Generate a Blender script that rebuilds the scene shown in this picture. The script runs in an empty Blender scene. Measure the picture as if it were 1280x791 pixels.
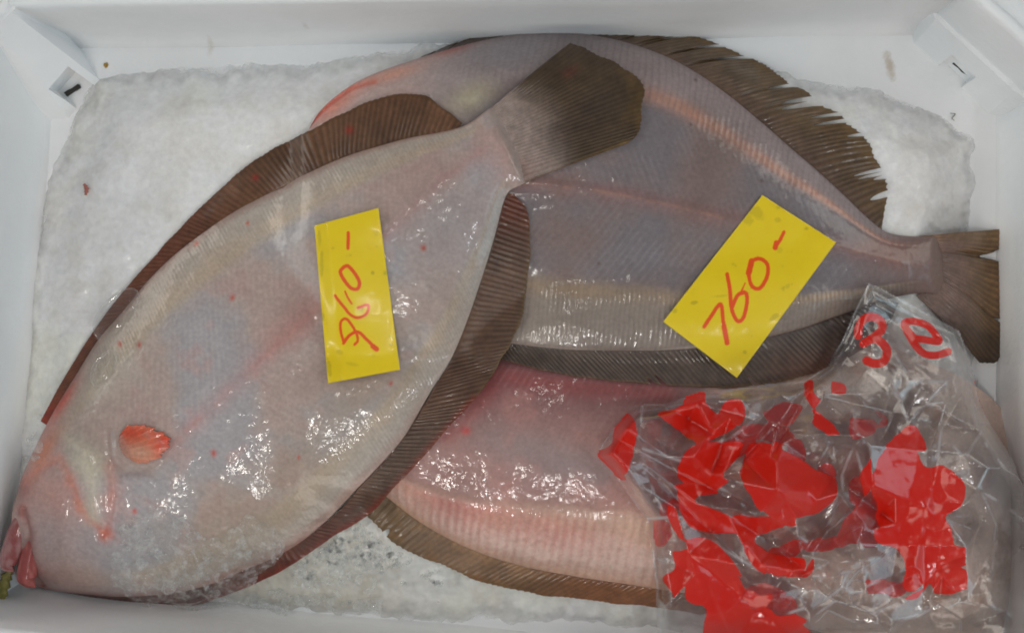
import bpy, bmesh, math, random
import numpy as np
from mathutils import Vector, Matrix

random.seed(7)
RNG = np.random.default_rng(11)
SC = bpy.context.scene
COL = SC.collection

# ------------------------------------------------------------------ camera
CAM_H = 0.80
WREF = 0.64 / 0.76                      # frame width per metre of distance
cam_d = bpy.data.cameras.new("camera")
cam_d.sensor_width = 36.0
cam_d.lens = 36.0 / WREF
cam_d.clip_start = 0.01
cam_d.clip_end = 50.0
cam = bpy.data.objects.new("camera", cam_d)
cam.location = (0, 0, CAM_H)
COL.objects.link(cam)
SC.camera = cam
SC.cycles.filter_width = 1.9
SC.cycles.use_denoising = True
SC.cycles.denoiser = "OPENIMAGEDENOISE"
SC.cycles.denoising_input_passes = "RGB_ALBEDO_NORMAL"
SC.cycles.sample_clamp_indirect = 3.0

# ------------------------------------------------------------------ light
world = bpy.data.worlds.new("World")
SC.world = world
world.use_nodes = True
bg = world.node_tree.nodes["Background"]
bg.inputs[0].default_value = (0.82, 0.88, 1.0, 1)
bg.inputs[1].default_value = 0.21


def area(name, loc, target, sx, sy, power, color):
    d = bpy.data.lights.new(name, 'AREA')
    d.shape = 'RECTANGLE'
    d.size, d.size_y = sx, sy
    d.energy = power
    d.color = color
    o = bpy.data.objects.new(name, d)
    o.location = loc
    o.rotation_euler = (Vector(target) - Vector(loc)).to_track_quat('-Z', 'Y').to_euler()
    COL.objects.link(o)
    return o


def bulb(name, loc, power, r, color):
    d = bpy.data.lights.new(name, 'POINT')
    d.energy = power
    d.shadow_soft_size = r
    d.color = color
    o = bpy.data.objects.new(name, d)
    o.location = loc
    COL.objects.link(o)
    return o


area("added_panel", (-2.5, 1.1, 1.50), (0, 0, 0), 1.9, 1.3, 34, (1.0, 0.93, 0.82))  # added soft panels, kept off-centre so overhead reflections stay dark
area("added_panel", (2.1, 1.0, 1.80), (0, 0, 0), 1.6, 1.2, 19, (1.0, 0.94, 0.84))
area("added_panel", (0.1, -2.4, 1.80), (0, 0, 0), 2.0, 1.2, 26, (1.0, 0.93, 0.83))  # added behind the camera to light the upper wall
area("added_side_fill", (2.3, -0.3, 1.1), (0, 0, 0.05), 1.6, 1.4, 18, (0.62, 0.87, 1.0))  # added cool fill from both sides, brightens the foam walls
area("added_side_fill", (-2.3, -0.4, 1.0), (0, 0, 0.05), 1.6, 1.4, 15, (0.64, 0.89, 1.0))
bulb("market_lamp", (-0.44, -0.46, 1.80), 13.0, 0.055, (1.0, 0.95, 0.87))
bulb("market_lamp", (-0.06, -0.72, 1.85), 14.0, 0.055, (1.0, 0.97, 0.93))
bulb("market_lamp", (0.80, -0.30, 1.80), 11.0, 0.055, (0.95, 0.97, 1.0))
bulb("market_lamp", (-0.16, 0.40, 1.90), 5.0, 0.04, (1.0, 0.95, 0.88))

SC.view_settings.view_transform = 'Standard'
SC.view_settings.look = 'None'
SC.view_settings.exposure = -0.52
SC.view_settings.gamma = 1.0


# ------------------------------------------------------------------ helpers
def P(u, v, z):
    """photo position (u, v) to a world point lying at height z"""
    k = WREF * (CAM_H - np.asarray(z, float)) / 1280.0
    return np.stack(np.broadcast_arrays((np.asarray(u) - 640.0) * k,
                                        -(np.asarray(v) - 395.5) * k,
                                        np.asarray(z, float)), -1)


def lin(r, g, b, k=1.0):
    c = np.array([r, g, b], float) / 255.0
    c = np.where(c <= 0.04045, c / 12.92, ((c + 0.055) / 1.055) ** 2.4)
    return c * k


def al(r, g, b):
    """surface colour that shows as this value under the market light"""
    return np.clip(lin(r, g, b) * 1.42, 0, 0.85)


def smooth(a, b, x):
    t = np.clip((x - a) / (b - a), 0, 1)
    return t * t * (3 - 2 * t)


def vnoise(u, v, seed):
    r = np.random.default_rng(seed)
    tab = r.random((64, 64))
    iu, iv = np.floor(u).astype(int), np.floor(v).astype(int)
    fu, fv = u - iu, v - iv
    fu = fu * fu * (3 - 2 * fu)
    fv = fv * fv * (3 - 2 * fv)
    a = tab[iu & 63, iv & 63]; b = tab[(iu + 1) & 63, iv & 63]
    c = tab[iu & 63, (iv + 1) & 63]; d = tab[(iu + 1) & 63, (iv + 1) & 63]
    return (a * (1 - fu) + b * fu) * (1 - fv) + (c * (1 - fu) + d * fu) * fv


def fbm(u, v, scale, octv, seed):
    s, a, tot = 0.0, 1.0, 0.0
    f = 1.0 / scale
    for k in range(octv):
        ang = 0.6 * k
        uu = (u * math.cos(ang) - v * math.sin(ang)) * f + 13.7 * k
        vv = (u * math.sin(ang) + v * math.cos(ang)) * f + 7.1 * k
        s = s + a * vnoise(uu, vv, seed + k)
        tot += a
        a *= 0.5
        f *= 2.03
    return s / tot


def catmull(pts, n):
    p = np.array(pts, float)
    p = np.vstack([2 * p[0] - p[1], p, 2 * p[-1] - p[-2]])
    m = len(p) - 3
    x = np.linspace(0, m, n)
    i = np.minimum(x.astype(int), m - 1)
    t = (x - i)[:, None]
    a, b, c, d = p[i], p[i + 1], p[i + 2], p[i + 3]
    return 0.5 * (2 * b + (c - a) * t + (2 * a - 5 * b + 4 * c - d) * t ** 2
                  + (3 * b - a - 3 * c + d) * t ** 3)


def seg_dist(u, v, pts, closed=False):
    best = np.full(np.shape(u), 1e9)
    n = len(pts)
    for i in range(n if closed else n - 1):
        ax, ay = pts[i]; bx, by = pts[(i + 1) % n]
        dx, dy = bx - ax, by - ay
        L = dx * dx + dy * dy + 1e-9
        t = np.clip(((u - ax) * dx + (v - ay) * dy) / L, 0, 1)
        best = np.minimum(best, np.hypot(u - ax - t * dx, v - ay - t * dy))
    return best


def poly_sdf(u, v, pts):
    """negative inside"""
    d = seg_dist(u, v, pts, True)
    ins = np.zeros(np.shape(u), bool)
    n = len(pts)
    for i in range(n):
        ax, ay = pts[i]; bx, by = pts[(i + 1) % n]
        if ay == by:
            continue
        c = ((ay > v) != (by > v)) & (u < (bx - ax) * (v - ay) / (by - ay) + ax)
        ins ^= c
    return np.where(ins, -d, d)


def blob(u, v, cx, cy, rx, ry, ang=0.0):
    c, s = math.cos(math.radians(ang)), math.sin(math.radians(ang))
    x = ((u - cx) * c + (v - cy) * s) / rx
    y = (-(u - cx) * s + (v - cy) * c) / ry
    return np.exp(-(x * x + y * y))


def mix(col, tgt, m):
    m = np.clip(m, 0, 1)[..., None]
    return col * (1 - m) + np.asarray(tgt) * m


def mesh_obj(name, verts, faces, mat, parent=None, loc=(0, 0, 0), col=None, attrs=None, smoothed=True):
    verts = np.asarray(verts, np.float32).reshape(-1, 3) - np.asarray(loc, np.float32)
    faces = np.asarray(faces, np.int32)
    me = bpy.data.meshes.new(name)
    n, k = faces.shape
    me.vertices.add(len(verts))
    me.vertices.foreach_set("co", verts.ravel())
    me.loops.add(n * k)
    me.loops.foreach_set("vertex_index", faces.ravel())
    me.polygons.add(n)
    me.polygons.foreach_set("loop_start", np.arange(0, n * k, k, dtype=np.int32))
    me.update(calc_edges=True)
    me.polygons.foreach_set("use_smooth", np.full(n, smoothed))
    if col is not None:
        a = me.color_attributes.new("Col", 'FLOAT_COLOR', 'POINT')
        c4 = np.ones((len(verts), 4), np.float32)
        c4[:, :3] = np.asarray(col).reshape(-1, 3)
        a.data.foreach_set("color", c4.ravel())
    for an, av in (attrs or {}).items():
        a = me.attributes.new(an, 'FLOAT', 'POINT')
        a.data.foreach_set("value", np.asarray(av, np.float32).ravel())
    me.validate()
    me.update()
    me.materials.append(mat)
    o = bpy.data.objects.new(name, me)
    COL.objects.link(o)
    if parent is not None:
        o.parent = parent
    else:
        o.location = loc
    return o


def grid_faces(nr, nc):
    i = np.arange(nr * nc).reshape(nr, nc)
    return np.stack([i[:-1, :-1], i[1:, :-1], i[1:, 1:], i[:-1, 1:]], -1).reshape(-1, 4)


def closed_sheet(top, bot):
    """joins an upper and a lower grid of points into one closed mesh"""
    nr, nc = top.shape[:2]
    f1 = grid_faces(nr, nc)
    N = nr * nc
    f2 = grid_faces(nr, nc)[:, ::-1] + N
    i = np.arange(N).reshape(nr, nc)
    ring = np.concatenate([i[0, :], i[1:, -1], i[-1, -2::-1], i[-2:0:-1, 0]])
    nx = np.roll(ring, -1)
    f3 = np.stack([ring, nx, nx + N, ring + N], -1)
    v = np.concatenate([top.reshape(-1, 3), bot.reshape(-1, 3)])
    return v, np.concatenate([f1[:, ::-1], f2[:, ::-1], f3])


def empty(name, loc, label, cat, group=None):
    o = bpy.data.objects.new(name, None)
    o.empty_display_size = 0.02
    o.location = loc
    COL.objects.link(o)
    return tag(o, label, cat, group)


def tag(o, label=None, cat=None, group=None, kind=None):
    if label: o["label"] = label
    if cat: o["category"] = cat
    if group: o["group"] = group
    if kind: o["kind"] = kind
    return o


# ------------------------------------------------------------------ materials
def new_mat(name):
    m = bpy.data.materials.new(name)
    m.use_nodes = True
    nt = m.node_tree
    return m, nt, nt.nodes["Principled BSDF"], nt.nodes, nt.links


def noise_node(nodes, links, coord, scale, detail=3, rough=0.5):
    n = nodes.new("ShaderNodeTexNoise")
    n.inputs["Scale"].default_value = scale
    n.inputs["Detail"].default_value = detail
    n.inputs["Roughness"].default_value = rough
    links.new(coord, n.inputs["Vector"])
    return n


def bump(nodes, links, height, dist, strength=1.0, chain=None):
    b = nodes.new("ShaderNodeBump")
    b.inputs["Distance"].default_value = dist
    b.inputs["Strength"].default_value = strength
    links.new(height, b.inputs["Height"])
    if chain is not None:
        links.new(chain, b.inputs["Normal"])
    return b.outputs["Normal"]


def wet_skin(name, micro=0.00034, coat=0.9, rough=0.42, sss=0.12, mot=0.12):
    m, nt, b, nodes, links = new_mat(name)
    at = nodes.new("ShaderNodeAttribute"); at.attribute_name = "Col"
    geo = nodes.new("ShaderNodeNewGeometry")
    # fine mottling of the skin colour
    n1 = noise_node(nodes, links, geo.outputs["Position"], 420, 4, 0.6)
    mp = nodes.new("ShaderNodeMapRange")
    mp.inputs["From Min"].default_value = 0.3; mp.inputs["From Max"].default_value = 0.7
    mp.inputs["To Min"].default_value = 1 - mot; mp.inputs["To Max"].default_value = 1 + mot
    links.new(n1.outputs["Fac"], mp.inputs["Value"])
    mx = nodes.new("ShaderNodeVectorMath"); mx.operation = 'SCALE'
    links.new(at.outputs["Color"], mx.inputs[0]); links.new(mp.outputs["Result"], mx.inputs["Scale"])
    links.new(mx.outputs["Vector"], b.inputs["Base Color"])
    b.inputs["Roughness"].default_value = rough
    b.inputs["Specular IOR Level"].default_value = 0.35
    b.inputs["Subsurface Weight"].default_value = sss
    b.inputs["Subsurface Radius"].default_value = (0.004, 0.0022, 0.0016)
    b.inputs["Subsurface Scale"].default_value = 1.0
    # slime: small ripples and beads in the wet coat
    n2 = noise_node(nodes, links, geo.outputs["Position"], 200, 1.5, 0.55)
    n3 = noise_node(nodes, links, geo.outputs["Position"], 70, 2, 0.5)
    ad = nodes.new("ShaderNodeMath"); ad.operation = 'MULTIPLY_ADD'
    ad.inputs[1].default_value = 2.0
    links.new(n3.outputs["Fac"], ad.inputs[0]); links.new(n2.outputs["Fac"], ad.inputs[2])
    nb = bump(nodes, links, ad.outputs[0], micro)
    b.inputs["Coat Weight"].default_value = coat
    b.inputs["Coat Roughness"].default_value = 0.13
    b.inputs["Coat IOR"].default_value = 1.42
    links.new(nb, b.inputs["Coat Normal"])
    nb2 = bump(nodes, links, n2.outputs["Fac"], micro * 0.3)
    links.new(nb2, b.inputs["Normal"])
    return m


M_SKIN = wet_skin("wet_fish_skin")
M_FIN = wet_skin("wet_fin_membrane", micro=0.00020, coat=0.4, rough=0.4, sss=0.05, mot=0.18)
M_LIP = wet_skin("wet_lip", micro=0.00012, coat=0.8, rough=0.4, sss=0.15)


def foam_mat():
    m, nt, b, nodes, links = new_mat("white_foam")
    geo = nodes.new("ShaderNodeNewGeometry")
    pos = geo.outputs["Position"]
    n1 = noise_node(nodes, links, pos, 14, 4, 0.6)
    cr = nodes.new("ShaderNodeValToRGB")
    cr.color_ramp.elements[0].position = 0.3; cr.color_ramp.elements[0].color = (0.82, 0.83, 0.84, 1)
    cr.color_ramp.elements[1].position = 0.7; cr.color_ramp.elements[1].color = (0.89, 0.89, 0.89, 1)
    links.new(n1.outputs["Fac"], cr.inputs["Fac"])
    cur = cr.outputs["Color"]
    n4 = noise_node(nodes, links, pos, 160, 4, 0.65)

    def stain(cur, p0, ang, lx, ly, color, amt):
        mp = nodes.new("ShaderNodeMapping"); mp.vector_type = 'TEXTURE'
        mp.inputs["Location"].default_value = tuple(p0)
        mp.inputs["Rotation"].default_value = (0, 0, math.radians(ang))
        mp.inputs["Scale"].default_value = (lx, ly, 0.03)
        links.new(pos, mp.inputs["Vector"])
        ln = nodes.new("ShaderNodeVectorMath"); ln.operation = 'LENGTH'
        links.new(mp.outputs["Vector"], ln.inputs[0])
        ad = nodes.new("ShaderNodeMath"); ad.operation = 'MULTIPLY_ADD'
        ad.inputs[1].default_value = 1.3
        links.new(n4.outputs["Fac"], ad.inputs[0]); links.new(ln.outputs["Value"], ad.inputs[2])
        r = nodes.new("ShaderNodeMapRange")
        r.inputs["From Min"].default_value = 1.45; r.inputs["From Max"].default_value = 0.9
        r.inputs["To Min"].default_value = 0; r.inputs["To Max"].default_value = amt
        links.new(ad.outputs[0], r.inputs["Value"])
        mx = nodes.new("ShaderNodeMixRGB")
        links.new(r.outputs["Result"], mx.inputs["Fac"])
        links.new(cur, mx.inputs["Color1"])
        mx.inputs["Color2"].default_value = (*color, 1)
        return mx.outputs["Color"]
    brown = tuple(al(150, 132, 104))
    cur = stain(cur, P(1116, 82, 0.006), -78, 0.016, 0.005, brown, 0.6)
    cur = stain(cur, P(1210, 265, 0.004), 80, 0.014, 0.003, brown, 0.35)
    cur = stain(cur, P(388, 45, 0.03), -60, 0.011, 0.003, brown, 0.4)
    cur = stain(cur, P(262, 57, 0.004), 80, 0.010, 0.003, brown, 0.25)
    links.new(cur, b.inputs["Base Color"])
    b.inputs["Roughness"].default_value = 0.45
    b.inputs["Specular IOR Level"].default_value = 0.4
    b.inputs["Subsurface Weight"].default_value = 0.0
    vo = nodes.new("ShaderNodeTexVoronoi"); vo.inputs["Scale"].default_value = 260
    links.new(pos, vo.inputs["Vector"])
    nb = bump(nodes, links, vo.outputs["Distance"], 0.0004, 0.35)
    links.new(bump(nodes, links, n4.outputs["Fac"], 0.0008, 0.5, nb), b.inputs["Normal"])
    return m


def ice_mat():
    m, nt, b, nodes, links = new_mat("packed_crushed_ice")
    at = nodes.new("ShaderNodeAttribute"); at.attribute_name = "Col"
    geo = nodes.new("ShaderNodeNewGeometry")
    pos = geo.outputs["Position"]
    vo = nodes.new("ShaderNodeTexVoronoi"); vo.inputs["Scale"].default_value = 330
    links.new(pos, vo.inputs["Vector"])
    n1 = noise_node(nodes, links, pos, 260, 4, 0.65)
    mp = nodes.new("ShaderNodeMapRange")
    mp.inputs["From Min"].default_value = 0.3; mp.inputs["From Max"].default_value = 0.7
    mp.inputs["To Min"].default_value = 0.90; mp.inputs["To Max"].default_value = 1.06
    links.new(n1.outputs["Fac"], mp.inputs["Value"])
    mx = nodes.new("ShaderNodeVectorMath"); mx.operation = 'SCALE'
    links.new(at.outputs["Color"], mx.inputs[0]); links.new(mp.outputs["Result"], mx.inputs["Scale"])
    links.new(mx.outputs["Vector"], b.inputs["Base Color"])
    b.inputs["Roughness"].default_value = 0.45
    b.inputs["Subsurface Weight"].default_value = 0.35
    b.inputs["Subsurface Radius"].default_value = (0.005, 0.0045, 0.004)
    b.inputs["Subsurface Scale"].default_value = 1.0
    b.inputs["Coat Weight"].default_value = 0.7
    b.inputs["Coat Roughness"].default_value = 0.12
    b.inputs["Coat IOR"].default_value = 1.31
    at2 = nodes.new("ShaderNodeAttribute"); at2.attribute_name = "body"
    links.new(at2.outputs["Fac"], b.inputs["Alpha"])
    nb = bump(nodes, links, vo.outputs["Distance"], 0.0004, 0.2)
    nb2 = bump(nodes, links, n1.outputs["Fac"], 0.0006, 0.4, nb)
    links.new(nb2, b.inputs["Normal"])
    n5 = noise_node(nodes, links, pos, 240, 2, 0.55)
    links.new(bump(nodes, links, n5.outputs["Fac"], 0.00045, 1.0), b.inputs["Coat Normal"])
    return m


def clear_mat(name, milk, gloss_ior, rough, bumpd, crack=0.0, rim=0.0):
    """clear wet ice or water: lets the light straight through, shines at its edges, a little milky"""
    m, nt, b, nodes, links = new_mat(name)
    out = nodes["Material Output"]
    geo = nodes.new("ShaderNodeNewGeometry")
    n1 = noise_node(nodes, links, geo.outputs["Position"], 170, 3, 0.6)
    nb = bump(nodes, links, n1.outputs["Fac"], bumpd, 0.8)
    tr = nodes.new("ShaderNodeBsdfTransparent"); tr.inputs["Color"].default_value = (0.99, 0.992, 0.992, 1)
    gl = nodes.new("ShaderNodeBsdfGlossy"); gl.inputs["Roughness"].default_value = rough
    links.new(nb, gl.inputs["Normal"])
    fr = nodes.new("ShaderNodeFresnel"); fr.inputs["IOR"].default_value = gloss_ior
    links.new(nb, fr.inputs["Normal"])
    df = nodes.new("ShaderNodeBsdfDiffuse"); df.inputs["Color"].default_value = (0.92, 0.92, 0.90, 1)
    tl = nodes.new("ShaderNodeBsdfTranslucent"); tl.inputs["Color"].default_value = (0.92, 0.92, 0.90, 1)
    mk = nodes.new("ShaderNodeMixShader"); mk.inputs[0].default_value = 0.5
    links.new(df.outputs[0], mk.inputs[1]); links.new(tl.outputs[0], mk.inputs[2])
    lw = nodes.new("ShaderNodeLayerWeight"); lw.inputs["Blend"].default_value = 0.35
    links.new(nb, lw.inputs["Normal"])
    r = nodes.new("ShaderNodeMapRange")
    r.inputs["From Min"].default_value = 0.42; r.inputs["From Max"].default_value = 0.68
    r.inputs["To Min"].default_value = milk * 0.1; r.inputs["To Max"].default_value = milk
    links.new(n1.outputs["Fac"], r.inputs["Value"])
    ml = nodes.new("ShaderNodeMath"); ml.operation = 'MULTIPLY_ADD'; ml.use_clamp = True
    ml.inputs[1].default_value = rim
    vo = nodes.new("ShaderNodeTexVoronoi"); vo.feature = 'DISTANCE_TO_EDGE'; vo.inputs["Scale"].default_value = 150
    wv = nodes.new("ShaderNodeVectorMath"); wv.operation = 'MULTIPLY_ADD'
    wv.inputs[1].default_value = (0.012, 0.012, 0.012)
    links.new(n1.outputs["Color"], wv.inputs[0]); links.new(geo.outputs["Position"], wv.inputs[2])
    links.new(wv.outputs[0], vo.inputs["Vector"])
    cr_ = nodes.new("ShaderNodeMapRange")
    cr_.inputs["From Min"].default_value = 0.10; cr_.inputs["From Max"].default_value = 0.0
    cr_.inputs["To Min"].default_value = 0.0; cr_.inputs["To Max"].default_value = crack
    links.new(vo.outputs["Distance"], cr_.inputs["Value"])
    mxx = nodes.new("ShaderNodeMath"); mxx.operation = 'MAXIMUM'
    links.new(r.outputs["Result"], mxx.inputs[0]); links.new(cr_.outputs["Result"], mxx.inputs[1])
    links.new(lw.outputs["Facing"], ml.inputs[0]); links.new(mxx.outputs[0], ml.inputs[2])
    a = nodes.new("ShaderNodeMixShader")
    links.new(ml.outputs[0], a.inputs[0]); links.new(tr.outputs[0], a.inputs[1]); links.new(mk.outputs[0], a.inputs[2])
    c = nodes.new("ShaderNodeMixShader")
    fm = nodes.new("ShaderNodeMath"); fm.operation = 'MINIMUM'; fm.inputs[1].default_value = 0.10
    links.new(fr.outputs[0], fm.inputs[0])
    links.new(fm.outputs[0], c.inputs[0]); links.new(a.outputs[0], c.inputs[1]); links.new(gl.outputs[0], c.inputs[2])
    links.new(c.outputs[0], out.inputs["Surface"])
    return m


def crumb_mat():
    m, nt, b, nodes, links = new_mat("ice_crumb")
    geo = nodes.new("ShaderNodeNewGeometry")
    n1 = noise_node(nodes, links, geo.outputs["Position"], 300, 3, 0.6)
    b.inputs["Base Color"].default_value = (0.80, 0.78, 0.73, 1)
    b.inputs["Roughness"].default_value = 0.15
    b.inputs["Subsurface Weight"].default_value = 0.6
    b.inputs["Subsurface Radius"].default_value = (0.004, 0.004, 0.004)
    b.inputs["Subsurface Scale"].default_value = 1.0
    links.new(bump(nodes, links, n1.outputs["Fac"], 0.0008, 0.7), b.inputs["Normal"])
    return m


def paper_mat():
    m, nt, b, nodes, links = new_mat("yellow_price_card")
    geo = nodes.new("ShaderNodeNewGeometry")
    pos = geo.outputs["Position"]
    n1 = noise_node(nodes, links, pos, 90, 4, 0.6)
    n2 = noise_node(nodes, links, pos, 900, 2, 0.5)
    cr = nodes.new("ShaderNodeValToRGB")
    e = cr.color_ramp.elements
    e[0].position = 0.22; e[0].color = (*al(150, 136, 8), 1)
    e[1].position = 0.36; e[1].color = (*al(200, 172, 5), 1)
    e2 = e.new(0.8); e2.color = (*al(206, 178, 4), 1)
    links.new(n1.outputs["Fac"], cr.inputs["Fac"])
    at = nodes.new("ShaderNodeAttribute"); at.attribute_name = "ink"
    ad = nodes.new("ShaderNodeMath"); ad.operation = 'MULTIPLY_ADD'
    ad.inputs[1].default_value = 1.2; ad.inputs[2].default_value = -0.6
    links.new(n2.outputs["Fac"], ad.inputs[0])
    sm = nodes.new("ShaderNodeMath"); sm.operation = 'ADD'
    links.new(ad.outputs[0], sm.inputs[0]); links.new(at.outputs["Fac"], sm.inputs[1])
    r = nodes.new("ShaderNodeMapRange")
    r.inputs["From Min"].default_value = 0.5; r.inputs["From Max"].default_value = -0.7
    links.new(sm.outputs[0], r.inputs["Value"])
    mr = nodes.new("ShaderNodeMath"); mr.operation = 'MULTIPLY'; mr.inputs[1].default_value = 0.93
    links.new(r.outputs["Result"], mr.inputs[0])
    mx = nodes.new("ShaderNodeMixRGB")
    links.new(mr.outputs[0], mx.inputs["Fac"])
    links.new(cr.outputs["Color"], mx.inputs["Color1"])
    mx.inputs["Color2"].default_value = (*al(200, 46, 3), 1)
    # old dirt specks with their own shape
    at2 = nodes.new("ShaderNodeAttribute"); at2.attribute_name = "dirt"
    mx2 = nodes.new("ShaderNodeMixRGB")
    links.new(at2.outputs["Fac"], mx2.inputs["Fac"])
    links.new(mx.outputs["Color"], mx2.inputs["Color1"])
    mx2.inputs["Color2"].default_value = (*al(112, 100, 10), 1)
    links.new(mx2.outputs["Color"], b.inputs["Base Color"])
    b.inputs["Roughness"].default_value = 0.38
    b.inputs["Coat Weight"].default_value = 0.35
    b.inputs["Coat Roughness"].default_value = 0.1
    links.new(bump(nodes, links, n1.outputs["Fac"], 0.0012, 0.5), b.inputs["Coat Normal"])
    return m


def film_mat():
    m, nt, b, nodes, links = new_mat("clear_printed_film")
    out = nodes["Material Output"]
    geo = nodes.new("ShaderNodeNewGeometry")
    pos = geo.outputs["Position"]
    n2 = noise_node(nodes, links, pos, 130, 3, 0.6)
    nb = bump(nodes, links, n2.outputs["Fac"], 0.0003, 0.7)
    tr = nodes.new("ShaderNodeBsdfTransparent"); tr.inputs["Color"].default_value = (0.995, 0.995, 0.996, 1)
    gl = nodes.new("ShaderNodeBsdfGlossy")
    gl.inputs["Roughness"].default_value = 0.14
    gl.inputs["Color"].default_value = (1, 1, 1, 1)
    links.new(nb, gl.inputs["Normal"])
    fr = nodes.new("ShaderNodeFresnel"); fr.inputs["IOR"].default_value = 1.5
    links.new(nb, fr.inputs["Normal"])
    mul = nodes.new("ShaderNodeMath"); mul.operation = 'MULTIPLY'; mul.inputs[1].default_value = 1.7
    mul.use_clamp = True
    links.new(fr.outputs[0], mul.inputs[0])
    df = nodes.new("ShaderNodeBsdfDiffuse"); df.inputs["Color"].default_value = (0.8, 0.8, 0.82, 1)
    tl = nodes.new("ShaderNodeBsdfTranslucent"); tl.inputs["Color"].default_value = (0.8, 0.8, 0.82, 1)
    milk = nodes.new("ShaderNodeMixShader"); milk.inputs[0].default_value = 0.5
    links.new(df.outputs[0], milk.inputs[1]); links.new(tl.outputs[0], milk.inputs[2])
    m1 = nodes.new("ShaderNodeMixShader")
    aw = nodes.new("ShaderNodeAttribute"); aw.attribute_name = "crease_white"
    wa = nodes.new("ShaderNodeMath"); wa.operation = 'ADD'; wa.inputs[1].default_value = 0.045
    links.new(aw.outputs["Fac"], wa.inputs[0]); links.new(wa.outputs[0], m1.inputs[0])
    links.new(tr.outputs[0], m1.inputs[1]); links.new(milk.outputs[0], m1.inputs[2])
    m2 = nodes.new("ShaderNodeMixShader")
    links.new(mul.outputs[0], m2.inputs[0])
    links.new(m1.outputs[0], m2.inputs[1]); links.new(gl.outputs[0], m2.inputs[2])
    # the print
    b.inputs["Base Color"].default_value = (0.72, 0.012, 0.002, 1)
    b.inputs["Roughness"].default_value = 0.3
    b.inputs["Coat Weight"].default_value = 0.8
    b.inputs["Specular IOR Level"].default_value = 0.3
    b.inputs["Coat Roughness"].default_value = 0.12
    links.new(nb, b.inputs["Coat Normal"])
    rt = nodes.new("ShaderNodeBsdfTranslucent"); rt.inputs["Color"].default_value = (0.75, 0.012, 0.004, 1)
    rm = nodes.new("ShaderNodeMixShader"); rm.inputs[0].default_value = 0.12
    links.new(b.outputs[0], rm.inputs[1]); links.new(rt.outputs[0], rm.inputs[2])
    at = nodes.new("ShaderNodeAttribute"); at.attribute_name = "ink"
    r = nodes.new("ShaderNodeMapRange")
    r.inputs["From Min"].default_value = 0.6; r.inputs["From Max"].default_value = -0.6
    r.inputs["To Max"].default_value = 0.94
    links.new(at.outputs["Fac"], r.inputs["Value"])
    m3 = nodes.new("ShaderNodeMixShader")
    links.new(r.outputs["Result"], m3.inputs[0])
    links.new(m2.outputs[0], m3.inputs[1]); links.new(rm.outputs[0], m3.inputs[2])
    links.new(m3.outputs[0], out.inputs["Surface"])
    return m


def plain_mat(name, color, rough=0.5):
    m, nt, b, nodes, links = new_mat(name)
    geo = nodes.new("ShaderNodeNewGeometry")
    n1 = noise_node(nodes, links, geo.outputs["Position"], 500, 3, 0.6)
    cr = nodes.new("ShaderNodeValToRGB")
    c = np.array(color)
    cr.color_ramp.elements[0].color = (*(c * 0.6), 1)
    cr.color_ramp.elements[1].color = (*np.clip(c * 1.4, 0, 0.9), 1)
    links.new(n1.outputs["Fac"], cr.inputs["Fac"])
    links.new(cr.outputs["Color"], b.inputs["Base Color"])
    b.inputs["Roughness"].default_value = rough
    return m


M_FOAM = foam_mat()
M_ICE = ice_mat()
M_LUMP = clear_mat("clear_ice_lump", 0.40, 1.31, 0.10, 0.0020, 0.35)
M_CRUMB = crumb_mat()
M_CLEAR = clear_mat("clear_water", 0.05, 1.33, 0.04, 0.0, 0.0, 0.5)
M_CARD = paper_mat()
M_FILM = film_mat()

# ------------------------------------------------------------------ height raster
CELL = 0.001
GX, GY = 760, 500
X0, Y0 = -0.38, -0.25


def cells(xy):
    return (np.clip((xy[..., 0] - X0) / CELL, 0, GX - 1.001), np.clip((xy[..., 1] - Y0) / CELL, 0, GY - 1.001))


def sample(F, xy):
    a, b = cells(xy)
    i, j = a.astype(int), b.astype(int)
    p, q = a - i, b - j
    return ((F[i, j] * (1 - p) + F[i + 1, j] * p) * (1 - q)
            + (F[i, j + 1] * (1 - p) + F[i + 1, j + 1] * p) * q)


def splat(F, xy, z):
    a, b = cells(xy)
    i, j = np.rint(a).astype(int).ravel(), np.rint(b).astype(int).ravel()
    np.maximum.at(F, (i, j), np.asarray(z).ravel())
    return F


def dilate(F, r):
    for ax in (0, 1):
        G = F.copy()
        for k in range(1, r + 1):
            G = np.maximum(G, np.maximum(np.roll(F, k, ax), np.roll(F, -k, ax)))
        F = G
    return F


def blur(F, r, times=3):
    for _ in range(times):
        for ax in (0, 1):
            pad = [(0, 0), (0, 0)]; pad[ax] = (r + 1, r)
            c = np.cumsum(np.pad(F, pad, mode='edge'), ax)
            n = F.shape[ax]
            hi = np.take(c, np.arange(2 * r + 1, 2 * r + 1 + n), ax)
            lo = np.take(c, np.arange(0, n), ax)
            F = (hi - lo) / (2 * r + 1)
    return F


# ------------------------------------------------------------------ foam box
RIM_Z = 0.082
RIM = [(15, 12), (1206, -8), (1326, 102), (1326, 908), (-60, 778), (-8, 38)]
inner = [P(u, v, RIM_Z)[:2] for u, v in RIM]
cen = np.mean(inner, 0)
box = empty("foam_box", (0, 0, -0.02), "white foam fish box with sloped corners holding ice and flatfish", "box")


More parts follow.
